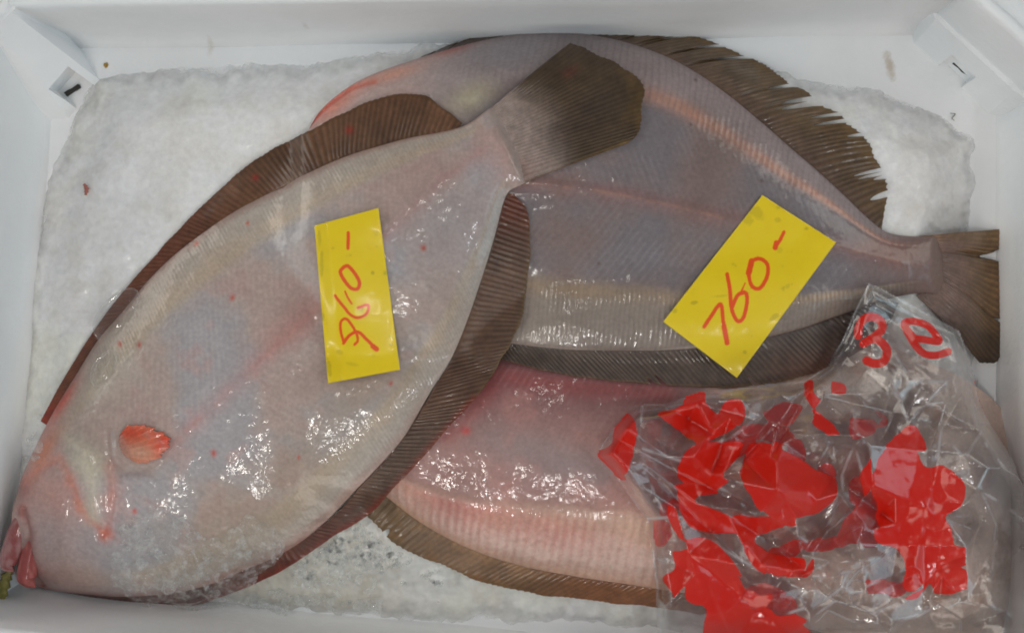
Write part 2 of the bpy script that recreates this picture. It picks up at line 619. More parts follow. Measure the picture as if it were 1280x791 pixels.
def wall_piece(i, n, name, width=0.032):
    a, b = np.array(inner[i]), np.array(inner[(i + 1) % n])

    def outn(p, q):
        d = q - p
        return np.array([d[1], -d[0]]) / np.linalg.norm(d) * -1

    def miter(k):
        p0, p1, p2 = np.array(inner[k - 1]), np.array(inner[k % n]), np.array(inner[(k + 1) % n])
        n1, n2 = outn(p0, p1), outn(p1, p2)
        m = (n1 + n2); m /= np.linalg.norm(m)
        return m / max(0.5, m.dot(n1))
    ma, mb = miter(i % n), miter((i + 1) % n)
    # profile: (offset outward, z); a rounded lip, a groove on the rim, a cove at the foot
    prof = [(-0.006, -0.001), (-0.0035, 0.004), (-0.0015, 0.010), (0.0, 0.020), (0.0008, 0.060), (0.0012, 0.078),
            (0.0022, 0.0812), (0.004, RIM_Z), (0.0085, RIM_Z), (0.0095, RIM_Z - 0.003), (0.0105, RIM_Z - 0.0033),
            (width - 0.003, RIM_Z - 0.0033), (width, RIM_Z - 0.007), (width, -0.02), (-0.006, -0.02)]
    nseg = 24
    rows = []
    for k in range(nseg + 1):
        t = k / nseg
        p = a * (1 - t) + b * t
        m = ma * (1 - t) + mb * t
        d = b - a
        wob = 0.0002 * math.sin(k * 0.7 + i)
        rows.append([(*(p + m * o + outn(a, b) * wob * (0 < k < nseg)), z) for o, z in prof])
    v = np.array(rows)
    nr, nc = v.shape[:2]
    i2 = np.arange(nr * nc).reshape(nr, nc)
    j2 = np.roll(i2, -1, 1)
    f = np.stack([i2[:-1], j2[:-1], j2[1:], i2[1:]], -1).reshape(-1, 4)
    o = mesh_obj(name, v, f, M_FOAM, box, loc=box.location)
    bm = bmesh.new(); bm.from_mesh(o.data)
    bm.verts.ensure_lookup_table()
    bm.faces.new([bm.verts[int(q)] for q in i2[0]])
    bm.faces.new([bm.verts[int(q)] for q in i2[-1][::-1]])
    bmesh.ops.recalc_face_normals(bm, faces=bm.faces)
    bm.to_mesh(o.data); bm.free()
    return o


# make sure the polygon winding has outward to the chosen side
area2 = sum(inner[k][0] * inner[(k + 1) % len(inner)][1] - inner[(k + 1) % len(inner)][0] * inner[k][1] for k in range(len(inner)))
if area2 > 0:
    inner = inner[::-1]
for i in range(len(inner)):
    L = np.linalg.norm(np.array(inner[i]) - np.array(inner[(i + 1) % len(inner)]))
    wall_piece(i, len(inner), "corner_wall" if L < 0.09 else "wall")


def floor_z(x, y):
    return 0.0006 * np.sin(x * 40) * np.cos(y * 33)


nx, ny = 240, 160
fx, fy = np.meshgrid(np.linspace(-0.365, 0.365, nx), np.linspace(-0.24, 0.235, ny), indexing='ij')
ftop = np.stack([fx, fy, floor_z(fx, fy)], -1)
# keep only the part of the floor under the walls' inner line
fb = ftop.copy(); fb[..., 2] = -0.019
sd = poly_sdf(fx, fy, [tuple(np.array(p) * 1.045) for p in inner])
scale_in = np.where(sd > 0, 0, 1)
v, f = closed_sheet(ftop, fb)
keep = np.concatenate([scale_in.ravel(), scale_in.ravel()]).astype(bool)
f = f[keep[f].all(1)]
mesh_obj("floor", v, f, M_FOAM, box, loc=box.location)


def loft(name, base, top, mat, parent, cut=None, seg=10):
    """closed solid lofted from a base ring to a top ring"""
    base, top = np.array(base), np.array(top)
    n = len(base)
    bm = bmesh.new()
    rows = []
    for k in range(seg + 1):
        t = k / seg
        rows.append([bm.verts.new(tuple(base[i] * (1 - t) + top[i] * t)) for i in range(n)])
    for k in range(seg):
        for i in range(n):
            bm.faces.new([rows[k][i], rows[k][(i + 1) % n], rows[k + 1][(i + 1) % n], rows[k + 1][i]])
    bm.faces.new(rows[0][::-1]); bm.faces.new(rows[-1])
    bmesh.ops.recalc_face_normals(bm, faces=bm.faces)
    me = bpy.data.meshes.new(name)
    bm.to_mesh(me); bm.free()
    o = bpy.data.objects.new(name, me)
    COL.objects.link(o)
    if cut is not None:
        md = o.modifiers.new("b", 'BOOLEAN'); md.operation = 'DIFFERENCE'; md.object = cut; md.solver = 'EXACT'
        bpy.context.view_layer.update()
        dg = bpy.context.evaluated_depsgraph_get()
        me2 = bpy.data.meshes.new_from_object(o.evaluated_get(dg))
        o.modifiers.clear()
        o.data = me2
        bpy.data.meshes.remove(me)
        me = me2
        bpy.data.objects.remove(cut)
    me.name = name
    me.materials.clear(); me.materials.append(mat)
    me.transform(Matrix.Translation(-Vector(parent.location)))
    o.parent = parent
    return o


def cutter(p, ang, sx, sy, z0, z1):
    bm = bmesh.new()
    bmesh.ops.create_cube(bm, size=1.0, matrix=Matrix.Translation((p[0], p[1], (z0 + z1) / 2))
                          @ Matrix.Rotation(math.radians(ang), 4, 'Z') @ Matrix.Diagonal((sx, sy, z1 - z0, 1)))
    me = bpy.data.meshes.new("cut"); bm.to_mesh(me); bm.free()
    o = bpy.data.objects.new("cut", me); COL.objects.link(o)
    return o


M_DARK = plain_mat("slot_shade", (0.02, 0.016, 0.012), 0.6)  # near-black colour stands in for the shade inside the drain slots
# upper left post with its drain slot
post_b = [P(*p, -0.002) for p in [(99, 50), (101, 60), (128, 103), (88, 150), (62, 152), (40, 152), (30, 30), (90, 30)]]
post_t = [P(*p, 0.0805) for p in [(20, 8), (17.5, 12.6), (14, 15), (-5, 35.5), (-7.2, 41), (-30, 45), (-30, -10), (20, -10)]]
loft("corner_post", post_b, post_t, M_FOAM, box, cutter(P(95, 113, 0.01), 48, 0.019, 0.024, -0.01, 0.026))
sl = P(91, 113, 0.002)  # dark bar as the shade in this slot
bm = bmesh.new()
bmesh.ops.create_cube(bm, size=1.0, matrix=Matrix.Translation(tuple(sl)) @ Matrix.Rotation(math.radians(33), 4, 'Z') @ Matrix.Diagonal((0.0105, 0.0024, 0.003, 1)))
bmesh.ops.subdivide_edges(bm, edges=bm.edges[:], cuts=3, use_grid_fill=True)
for vv in bm.verts:
    vv.co += Vector((random.uniform(-1, 1), random.uniform(-1, 1), 0)) * 0.00035
me = bpy.data.meshes.new("drain_slot_shade"); bm.to_mesh(me); bm.free()
me.transform(Matrix.Translation(-Vector(box.location)))
me.materials.append(M_DARK)
o = bpy.data.objects.new("drain_slot_shade", me); COL.objects.link(o); o.parent = box
# upper right foot with its drain notch
fb_ = [P(*p, -0.002) for p in [(1136, 28), (1142, 56), (1234, 144), (1262, 152), (1275, 110), (1200, 30)]]
ft_ = [P(*p, 0.034) for p in [(1160, 8), (1170, 24), (1268, 114), (1285, 126), (1290, 100), (1200, 5)]]
loft("corner_foot", fb_, ft_, M_FOAM, box, cutter(P(1194, 92, 0.01), -42, 0.021, 0.016, -0.01, 0.018))
sl = P(1200, 87, 0.0025)  # second dark bar, painted shade of the notch slit
bm = bmesh.new()
bmesh.ops.create_cube(bm, size=1.0, matrix=Matrix.Translation(tuple(sl)) @ Matrix.Rotation(math.radians(-42), 4, 'Z') @ Matrix.Diagonal((0.0125, 0.0011, 0.003, 1)))
bmesh.ops.subdivide_edges(bm, edges=bm.edges[:], cuts=4, use_grid_fill=True)
for vv in bm.verts:
    vv.co += Vector((random.uniform(-1, 1), random.uniform(-1, 1), 0)) * 0.0004
me = bpy.data.meshes.new("drain_slot_shade"); bm.to_mesh(me); bm.free()
me.transform(Matrix.Translation(-Vector(box.location)))
me.materials.append(M_DARK)
o = bpy.data.objects.new("drain_slot_shade", me); COL.objects.link(o); o.parent = box

# ------------------------------------------------------------------ ice bed
ICE_POLY = [(104, 84), (180, 78), (260, 74), (330, 68), (400, 66), (520, 48), (700, 44), (860, 46), (930, 66), (1000, 84),
            (1100, 102), (1186, 130), (1232, 164), (1238, 230), (1224, 300), (1236, 420), (1244, 700), (1240, 790), (900, 800),
            (640, 788), (470, 782), (380, 778), (310, 764), (230, 766), (120, 752), (60, 720), (-8, 640), (-6, 545), (6, 470), (14, 350),
            (36, 250), (66, 168)]
dx = 0.00105
gx, gy = np.meshgrid(np.arange(-0.335, 0.335, dx), np.arange(-0.215, 0.195, dx), indexing='ij')
zi = 0.02
gu = gx / (WREF * (CAM_H - zi)) * 1280 + 640
gv = 395.5 - gy / (WREF * (CAM_H - zi)) * 1280
sdi = poly_sdf(gu, gv, ICE_POLY) + 14 * (fbm(gu, gv, 22, 3, 3) - 0.5)
th = 0.021 * smooth(6, -90, sdi) + 0.0012 * smooth(5, -14, sdi) - 0.001
gran = fbm(gu, gv, 9, 3, 21)
big = fbm(gu, gv, 60, 3, 31)
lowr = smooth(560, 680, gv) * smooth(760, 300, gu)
gz = th + (0.005 * (big - 0.5) + (0.0010 + 0.0045 * lowr) * (gran - 0.5)) * smooth(-4, -70, sdi)
gz = np.where(sdi > 6, -0.004, gz)
ic = np.empty(gu.shape + (3,)); ic[:] = al(218, 213, 206)
wn = fbm(gu, gv, 120, 3, 41)
ic = mix(ic, al(214, 206, 192), smooth(.45, .7, wn) * .6)
ic = mix(ic, al(192, 188, 184), smooth(.52, .3, wn) * .3)
ic = mix(ic, al(188, 181, 170), smooth(.5, .68, fbm(gu, gv, 44, 4, 47)) * .25)
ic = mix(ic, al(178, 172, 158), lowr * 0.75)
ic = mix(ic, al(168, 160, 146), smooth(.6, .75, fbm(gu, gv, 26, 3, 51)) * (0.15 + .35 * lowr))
iv = np.stack([gx, gy, gz], -1)
idx = grid_faces(*gx.shape)
kp = (sdi < 6).ravel()
idx = idx[kp[idx].all(1)]
used = np.unique(idx); remap = np.zeros(gx.size, int); remap[used] = np.arange(len(used))
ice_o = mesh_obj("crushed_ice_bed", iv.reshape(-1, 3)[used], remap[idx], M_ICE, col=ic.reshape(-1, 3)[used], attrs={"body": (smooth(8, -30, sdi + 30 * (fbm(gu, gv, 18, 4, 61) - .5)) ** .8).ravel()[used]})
tag(ice_o, "packed white crushed ice filling the foam box under the fish", "ice", kind="stuff")

Hf = np.zeros((GX, GY))
splat(Hf, iv, np.maximum(gz, 0))
ICE_H = np.maximum(dilate(Hf, 1), 0)

# ------------------------------------------------------------------ fish
EDGE = 0.0018


class Fish:
    def __init__(s, ribs, ns, nt, tmax, stiff=6):
        s.Lp = catmull([r[0] for r in ribs], ns)
        s.Rp = catmull([r[1] for r in ribs], ns)
        s.ns, s.nt, s.tmax, s.stiff = ns, nt, tmax, stiff
        s.t = np.linspace(-1, 1, nt)
        # finer rows towards the edges, where the profile turns
        s.t = np.sign(s.t) * (1 - (1 - np.abs(s.t)) ** 1.25)
        w = ((s.t + 1) / 2)[None, :, None]
        s.uv = s.Lp[:, None] * (1 - w) + s.Rp[:, None] * w
        s.S = np.repeat(np.linspace(0, 1, ns)[:, None], nt, 1)
        s.T = np.repeat(s.t[None], ns, 0)
        dl = np.concatenate([[0], np.cumsum(np.hypot(*np.diff((s.Lp + s.Rp) / 2, axis=0).T))])
        s.arc = np.repeat(dl[:, None], nt, 1)
        s.aL = np.concatenate([[0], np.cumsum(np.hypot(*np.diff(s.Lp, axis=0).T))])
        s.aR = np.concatenate([[0], np.cumsum(np.hypot(*np.diff(s.Rp, axis=0).T))])
        s.half = np.hypot(*(s.Rp - s.Lp).T) / 2
        s.zL = np.full(ns, 0.035); s.zR = np.full(ns, 0.035)
        s.fins = []

    def thick(s):
        S, T = s.S, np.abs(s.T)
        env = np.interp(S, *s.tmax)
        prof = (1 - np.clip(T, 0, 1) ** 2.3) ** 0.86
        return EDGE * smooth(1.0, .96, S) + 0.0003 + env * prof

    def solve(s, H):
        w = (s.T + 1) / 2
        zz = s.zL[:, None] * (1 - w) + s.zR[:, None] * w
        s.xyz = P(s.uv[..., 0], s.uv[..., 1], zz)
        B = blur(dilate(H, 3 * s.stiff), s.stiff)
        b = sample(B, s.xyz)
        b = np.maximum(b, sample(H, s.xyz))
        loc = np.maximum(sample(blur(dilate(H, 12), 4), s.xyz), sample(H, s.xyz))
        wl = np.maximum(smooth(.62, 1.0, s.S), smooth(.55, 1.0, np.abs(s.T)))
        b = b * (1 - wl) + loc * wl + 0.0006 - .0012 * smooth(.955, 1, s.S)
        s.bot = b
        s.th = s.thick()
        s.xyz[..., 2] = b + s.th
        k = np.ones(31) / 31
        sm = lambda a: np.convolve(np.pad(a, 15, mode='edge'), k, 'valid')
        s.zL = sm(b[:, 0] + EDGE / 2); s.zR = sm(b[:, -1] + EDGE / 2)
        H2 = H.copy()
        splat(H2, s.xyz, s.xyz[..., 2])
        H2 = np.maximum(H2, H)
        # close pin holes of the splat
        H2 = np.maximum(H2, np.where(H2 <= H + 1e-9, 0, H2))
        for fn in s.fins:
            fn.solve(H, s)
        for fn in s.fins:
            splat(H2, fn.xyz, fn.xyz[..., 2])
        D = dilate(H2, 1)
        return np.where(H2 > H + 1e-9, H2, np.where(D > H + 0.0005, np.minimum(D, H + 0.03), H)) if False else np.maximum(H2, np.minimum(D, H2 + 0.004))


class Fin:
    """membrane with rays between a base line and a free margin"""
    def __init__(s, pairs, na, nb, period, notch=0.0, seed=0, bend=0.0, lift=0.0, rag=0.02, relief=0.0002, fold=0.0, hold=False):
        s.b = catmull([p[0] for p in pairs], na)
        s.tp = catmull([p[1] for p in pairs], na)
        s.na, s.nb = na, nb
        a = np.concatenate([[0], np.cumsum(np.hypot(*np.diff((s.b * .5 + s.tp * .5), axis=0).T))])
        s.arc = a
        ray = a / period + 1.3 * vnoise(a / (period * 4.3), a * 0 + 1.7, seed + 40)
        s.ray = ray
        r = np.random.default_rng(seed)
        # ragged margin: every membrane between two rays is cut back a little, some are torn
        k = np.floor(ray).astype(int)
        tear = r.random(k.max() + 3)
        depth = r.random(k.max() + 3)
        fr = ray - k
        scal = np.abs(np.sin(np.pi * ray)) ** 0.7
        cutv = rag * .35 * scal * (.3 + 1.2 * vnoise(ray * .8, ray * 0 + 8.1, seed + 6)) + rag * 1.6 * vnoise(ray * 0.35, ray * 0 + 3.3, seed + 5)
        tm = (tear[k] < notch) * (0.25 + 0.5 * depth[k]) * (np.sin(np.pi * fr) ** 0.6)
        s.len = 1 - cutv - tm * 0.7
        v = np.linspace(0, 1, nb)
        s.V = np.repeat(v[None], na, 0)
        L = s.V * s.len[:, None]
        d = (s.tp - s.b)
        perp = np.stack([-d[:, 1], d[:, 0]], -1)
        s.uv = s.b[:, None] + d[:, None] * L[..., None] + perp[:, None] * (bend * L * (1 - L) * 4)[..., None]
        s.R = np.repeat(ray[:, None], nb, 1)
        s.A = np.repeat(np.linspace(0, 1, na)[:, None], nb, 1)
        s.zb = np.full(na, .035); s.zt = np.full(na, .035)
        s.lift, s.relief, s.seed, s.fold, s.hold = lift, relief, seed, fold, hold

    def solve(s, H, fish):
        zz = s.zb[:, None] * (1 - s.V) + s.zt[:, None] * s.V
        s.xyz = P(s.uv[..., 0], s.uv[..., 1], zz)
        B = blur(dilate(H, 6), 2)
        surf = sample(B, s.xyz) + 0.0011
        # base height: nearest body edge
        E = np.concatenate([fish.uv[::4, 0], fish.uv[::4, -1], fish.uv[-1, ::4]])
        Z = np.concatenate([fish.zL[::4], fish.zR[::4], (fish.bot + fish.th * 0.45)[-1, ::4]])
        d2 = ((s.b[:, None] - E[None]) ** 2).sum(-1)
        w = 1 / (d2 + 30) ** 2
        zb = (w * Z).sum(1) / w.sum(1)
        zb = np.convolve(np.pad(zb, 10, mode='edge'), np.ones(21) / 21, 'valid')
        q = 1 - smooth(.18, .95, s.V) if s.hold else (1 - s.V) ** 2
        z = np.maximum(surf, zb[:, None] * q + surf * (1 - q))
        z = z + s.lift * np.sin(np.pi * np.clip(s.V, 0, 1) * .7)
        if s.fold:
            z = z + s.fold * (vnoise(s.R * 0.13, s.V * 1.5, s.seed + 9)) * s.V
        z = z + s.relief * np.cos(2 * np.pi * s.R) * smooth(0, .1, s.V) * (1 - .5 * s.V)
        s.xyz[..., 2] = z
        k = np.ones(25) / 25
        s.zb = zb; s.zt = np.convolve(np.pad(z[:, -1], 12, mode='edge'), k, 'valid')


A_RIBS = [((22, 612), (34, 728)), ((30, 590), (68, 738)), ((48, 552), (110, 742)), ((68, 514), (150, 745)),
          ((95, 470), (205, 742)), ((124, 424), (255, 732)), ((152, 392), (305, 712)), ((184, 353), (355, 690)),
          ((214, 323), (400, 658)), ((252, 293), (445, 612)), ((297, 263), (483, 572)), ((345, 238), (508, 541)),
          ((398, 211), (538, 490)), ((436, 195), (565, 446)), ((475, 183), (585, 398)), ((512, 173), (603, 345)),
          ((545, 167), (618, 296)), ((568, 162), (629, 254)), ((586, 155), (637, 239)), ((604, 142), (650, 232)),
          ((622, 128), (664, 226))]
B_RIBS = [((384, 166), (388, 196)), ((400, 140), (394, 230)), ((424, 118), (402, 270)), ((456, 98), (424, 314)), ((500, 81), (455, 352)), ((548, 66), (492, 386)),
          ((600, 52), (540, 410)), ((650, 43), (592, 423)), ((700, 41), (645, 430)), ((756, 47), (702, 436)),
          ((806, 61), (760, 438)), ((852, 81), (812, 438)), ((900, 112), (860, 436)), ((945, 148), (906, 431)),
          ((984, 182), (952, 423)), ((1020, 213), (1000, 411)), ((1055, 245), (1040, 397)), ((1083, 272), (1075, 385)),
          ((1105, 289), (1108, 374)), ((1130, 295), (1135, 368)), ((1160, 296), (1158, 366)), ((1182, 297), (1180, 368))]
C_RIBS = [((1268, 566), (1270, 716)), ((1262, 534), (1264, 766)), ((1240, 498), (1244, 804)), ((1190, 466), (1196, 822)), ((1130, 440), (1136, 816)),
          ((1060, 412), (1066, 800)), ((980, 394), (980, 776)), ((900, 386), (898, 749)), ((820, 392), (808, 733)),
          ((740, 405), (722, 720)), ((660, 428), (650, 706)), ((590, 458), (585, 684)), ((530, 482), (530, 655)),
          ((480, 500), (488, 624)), ((430, 514), (445, 590)), ((395, 516), (408, 572))]

fa = Fish(A_RIBS, 760, 300, ([0, .06, .16, .35, .6, .82, .9, .96, 1], [.008, .011, .0135, .015, .013, .0085, .006, .0026, .0002]))
fb2 = Fish(B_RIBS, 720, 300, ([0, .06, .2, .4, .65, .82, .9, .96, 1], [.004, .007, .012, .016, .015, .0095, .0065, .0028, .0002]))
fc = Fish(C_RIBS, 660, 280, ([0, .06, .2, .4, .65, .87, 1], [.004, .007, .012, .015, .013, .007, .004]))

A_DORS = [((60, 532), (50, 526)), ((97, 468), (76, 478)), ((124, 424), (102, 436)), ((152, 392), (130, 394)), ((184, 353), (161, 355)),
          ((214, 323), (191, 321)), ((252, 293), (226, 283)), ((290, 267), (258, 250)), ((335, 243), (300, 212)), ((370, 226), (340, 183)),
          ((405, 208), (390, 160)), ((436, 195), (440, 134)), ((475, 183), (486, 117)), ((512, 173), (528, 117)),
          ((545, 167), (556, 135)), ((570, 162), (578, 154))]
A_ANAL = [((636, 241), (643, 243)), ((629, 254), (661, 266)), ((618, 296), (665, 312)), ((603, 345), (662, 362)),
          ((585, 398), (654, 402)), ((565, 446), (641, 432)), ((545, 480), (624, 458)), ((526, 513), (594, 500)),
          ((508, 541), (558, 540)), ((483, 574), (526, 576)), ((452, 606), (492, 613)), ((425, 637), (462, 643)),
          ((392, 665), (418, 671)), ((355, 690), (364, 707)), ((305, 712), (302, 738)), ((255, 732), (240, 758)),
          ((205, 742), (190, 762)), ((150, 745), (135, 756)), ((90, 741), (72, 742))]
A_TAIL = [((598, 150), (716, 51)), ((600, 160), (748, 66)), ((604, 170), (782, 82)), ((610, 182), (806, 99)),
          ((616, 195), (808, 128)), ((624, 212), (804, 158)), ((632, 224), (797, 170)), ((640, 234), (787, 178))]
B_DORS = [((520, 76), (528, 70)), ((560, 63), (578, 50)), ((600, 53), (626, 38)), ((650, 44), (692, 27)), ((700, 42), (762, 28)), ((756, 48), (832, 37)),
          ((806, 62), (888, 46)), ((852, 82), (940, 70)), ((900, 113), (990, 96)), ((945, 149), (1038, 128)),
          ((984, 183), (1078, 164)), ((1020, 214), (1106, 196)), ((1055, 246), (1114, 226)), ((1083, 273), (1109, 258)), ((1104, 290), (1102, 284))]
B_ANAL = [((600, 424), (622, 448)), ((650, 430), (680, 464)), ((702, 436), (738, 474)), ((760, 438), (800, 480)),
          ((812, 438), (852, 484)), ((860, 436), (902, 486)), ((906, 431), (952, 483)), ((952, 423), (1002, 473)),
          ((1000, 411), (1046, 458)), ((1040, 397), (1084, 435)), ((1075, 385), (1112, 405)), ((1108, 374), (1124, 379))]
B_TAIL = [((1150, 295), (1254, 286)), ((1153, 302), (1256, 307)), ((1155, 308), (1242, 316)), ((1156, 312), (1226, 321)), ((1157, 316), (1256, 331)),
          ((1158, 325), (1257, 370)), ((1158, 333), (1257, 398)), ((1158, 336), (1243, 400)), ((1158, 339), (1257, 410)), ((1158, 348), (1256, 444)), ((1156, 358), (1246, 455)),
          ((1146, 370), (1230, 458))]
C_DORS = [((445, 590), (432, 612)), ((488, 624), (462, 652)), ((530, 655), (495, 684)), ((585, 684), (546, 708)), ((650, 706), (606, 730)),
          ((722, 720), (674, 745)), ((808, 733), (762, 755)), ((898, 749), (858, 766)), ((980, 776), (944, 794)),
          ((1066, 800), (1038, 820)), ((1136, 816), (1118, 836)), ((1190, 822), (1180, 838))][::-1]
C_TAIL = [((402, 516), (330, 470)), ((400, 530), (308, 500)), ((402, 545), (304, 530)), ((406, 560), (312, 560)), ((412, 570), (335, 590))]

fa.fins = [Fin(A_DORS, 560, 46, 7.0, 0, 1, rag=.04), Fin(A_ANAL, 760, 46, 6.6, .0, 2, rag=.05), Fin(A_TAIL, 190, 150, 4.6, .0, 3, rag=.02, lift=.001, relief=.0002, hold=True)]
fb2.fins = [Fin(B_DORS, 640, 56, 7.0, .30, 4, rag=.10, bend=-.03), Fin(B_ANAL, 460, 40, 6.6, .03, 5, rag=.03), Fin(B_TAIL, 190, 90, 5.2, .0, 6, rag=.03, fold=.0025, hold=True)]
fc.fins = [Fin(C_DORS, 560, 34, 8.0, .05, 7, rag=.08), Fin(C_TAIL, 60, 50, 8, .03, 8)]

for it in range(3):
    H = ICE_H
    H1 = fc.solve(H)
    H2 = fb2.solve(H1)
    H3 = fa.solve(H2)
TOPH = H3

# ---- relief and colour of the bodies


def body_stripes(f, pa, pb, band0, sgn):
    """fine cross stripes of the fin muscles near each edge; returns band mask, stripe wave"""
    T = f.T
    a = np.where(T < 0, f.aL[:, None], f.aR[:, None])
    per = np.where(T < 0, pa, pb)
    wave = np.cos(2 * np.pi * a / per + sgn * 6 * (np.abs(T) - band0) + 5 * fbm(f.uv[..., 0], f.uv[..., 1], 55, 2, 771))
    wave = wave * (.35 + 1.1 * fbm(f.uv[..., 0], f.uv[..., 1], 28, 3, 772))
    wb = .05 * (fbm(f.uv[..., 0], f.uv[..., 1], 45, 3, 777) - .5)
    m = smooth(band0 - .05, band0 + .06, np.abs(T) + wb)
    return m, wave


def chevrons(f, per, slope, seed):
    wob = fbm(f.uv[..., 0], f.uv[..., 1], 60, 2, seed) * 2.2
    return np.cos(2 * np.pi * (f.arc + slope * np.abs(f.T) * f.half[:, None]) / per + wob * 2)


def color_A():
    f = fa; u, v = f.uv[..., 0], f.uv[..., 1]; T, S = f.T, f.S
    n1 = fbm(u, v, 90, 4, 101); n2 = fbm(u, v, 30, 4, 102); n3 = fbm(u, v, 7, 3, 103)
    c = np.empty(u.shape + (3,)); c[:] = al(166, 152, 149)
    c = mix(c, al(150, 148, 154), smooth(.42, .66, n1) * .8)
    c = mix(c, al(180, 156, 148), smooth(.56, .34, n1) * .6)
    c = mix(c, al(172, 140, 136), smooth(.56, .76, n2) * .5)
    m, w = body_stripes(f, 4.6, 5.0, .70, 1)
    fade = smooth(.10, .26, S) * smooth(.97, .86, S)
    c = mix(c, al(166, 156, 146), m * fade * .75)
    c = mix(c, al(178, 156, 132), m * fade * blob(np.abs(T), 0 * T, .75, 0, .10, 1) * .45 * (.3 + 1.2 * n2))
    c = mix(c, al(134, 122, 112), m * fade * smooth(0, 1, w) * .15)
    ch = chevrons(f, 9, -.55, 5)
    c = mix(c, al(188, 180, 180), (1 - m) * smooth(.0, 1, ch) * .11 * smooth(.3, .6, n2))
    c = mix(c, al(135, 125, 128), (1 - m) * smooth(.2, 1, -ch) * .08)
    # lateral line, pink
    lat = [(222, 556), (262, 515), (300, 480), (340, 440), (375, 408), (420, 365), (480, 300), (540, 240), (600, 192)]
    d = seg_dist(u, v, lat)
    c = mix(c, al(176, 118, 112), np.exp(-(d / 12) ** 2) * (.1 + .45 * n2))
    c = mix(c, al(178, 108, 102), np.exp(-(d / 3.5) ** 2) * .18 * smooth(.35, .6, n2))
    c = mix(c, al(176, 128, 122), blob(u, v, 370, 400, 60, 22, -45) * .5)
    # tan tint in the lower half, grey-blue back half
    c = mix(c, al(148, 130, 112), blob(u, v, 430, 520, 130, 30, -48) * .5)
    c = mix(c, al(150, 130, 108), blob(u, v, 300, 640, 90, 40, -20) * .35)
    c = mix(c, al(140, 142, 150), blob(u, v, 560, 280, 90, 60, -50) * .5)
    c = mix(c, al(186, 140, 130), blob(u, v, 640, 190, 34, 40, 0) * .55)
    c = mix(c, al(170, 138, 130), blob(u, v, 520, 230, 60, 26, -30) * .45)
    # head
    c = mix(c, al(178, 146, 138), smooth(.19, .08, S) * .7)
    c = mix(c, al(150, 146, 150), blob(u, v, 75, 645, 26, 40, 0) * .6)
    c = mix(c, al(190, 186, 166), blob(u, v, 118, 575, 28, 20, 20) * .7)
    c = mix(c, al(186, 128, 116), blob(u, v, 85, 615, 40, 34, 30) * .5)
    c = mix(c, al(120, 84, 80), blob(u, v, 44, 690, 14, 40, 0) * .6)
    c = mix(c, al(190, 186, 172), blob(u, v, 150, 470, 60, 22, -50) * .35)
    c = mix(c, al(194, 118, 88), blob(u, v, 62, 560, 13, 34, 30) * .75)
    c = mix(c, al(196, 76, 50), blob(u, v, 80, 500, 10, 34, 32) * .85)
    c = mix(c, al(150, 90, 88), blob(u, v, 36, 608, 16, 14, 0) * .7)
    for pts, wd, k, tg in [([(36, 600), (60, 580), (84, 570), (98, 590), (118, 632), (142, 660)], 7, .6, (196, 122, 104)),
                           ([(150, 578), (156, 610), (152, 640), (143, 662)], 9, .3, (196, 108, 88)),
                           ([(42, 632), (50, 660), (48, 700), (54, 730)], 7, .6, (140, 72, 68)),
                           ([(98, 545), (118, 556), (128, 590), (132, 640)], 10, .5, (196, 188, 170)),
                           ([(146, 540), (150, 570), (166, 586), (195, 584)], 6, .3, (120, 90, 88))]:
        c = mix(c, al(*tg), np.exp(-(seg_dist(u + 16 * (n2 - .5), v + 10 * (n3 - .5), pts) / wd) ** 2) * k * (.3 + 1.3 * n2))
    c = mix(c, al(206, 92, 62), blob(u + 8 * (n3 - .5), v, 146, 660, 8, 9) * .6)
    c = mix(c, al(128, 78, 72), blob(u, v, 62, 715, 26, 14, 0) * .5)
    # lower belly edge reddish brown
    eb = smooth(.90, 1.0, T) * smooth(.75, .4, S)
    c = mix(c, al(140, 74, 62), eb * .55 * (.4 + n2))
    c = mix(c, al(120, 70, 58), smooth(-.93, -1, T) * smooth(.10, .2, S) * .5)
    for (x, y, r) in [(295, 372, 3.5), (275, 563, 3.5), (247, 305, 3), (532, 312, 3.2), (181, 633, 3), (322, 222, 3), (380, 568, 2), (312, 280, 2), (490, 478, 2.5), (155, 430, 3), (180, 430, 3)]:
        c = mix(c, al(178, 62, 44), blob(u + 3 * (n3 - .5), v + 3 * (n3 - .5), x, y, r, r * 1.2) * .8)
    # the tail root turns grey and passes into the fin
    c = mix(c, al(142, 126, 120), smooth(.93, .985, S) * .9)
    c *= (0.92 + .16 * n3)[..., None]
    c = c * np.array([.80, .785, .755]) * (.76 + .48 * n1)[..., None]
    # relief
    r = 0.00005 * w * m * fade
    r += -.0002 * np.exp(-((np.abs(T) - .70) / .05) ** 2) * fade
    r += .0003 * np.exp(-(d / 9) ** 2)
    for pts, wd, k in [([(36, 600), (60, 580), (84, 570), (98, 590), (118, 632), (142, 660)], 9, -.0010),
                       ([(150, 578), (156, 610), (152, 640), (143, 662)], 6, -.0012),
                       ([(42, 632), (50, 660), (48, 700), (54, 730)], 4, -.0022),
                       ([(98, 545), (118, 556), (128, 590), (132, 640)], 7, .0014),
                       ([(70, 600), (90, 640), (92, 690)], 16, .0012),
                       ([(146, 540), (150, 570), (166, 586), (195, 584)], 6, -.0010)]:
        r += k * np.exp(-(seg_dist(u, v, pts) / wd) ** 2)
    r += .0016 * (fbm(u, v, 60, 2, 105) - .5) + .0006 * (n2 - .5)
    return c, r


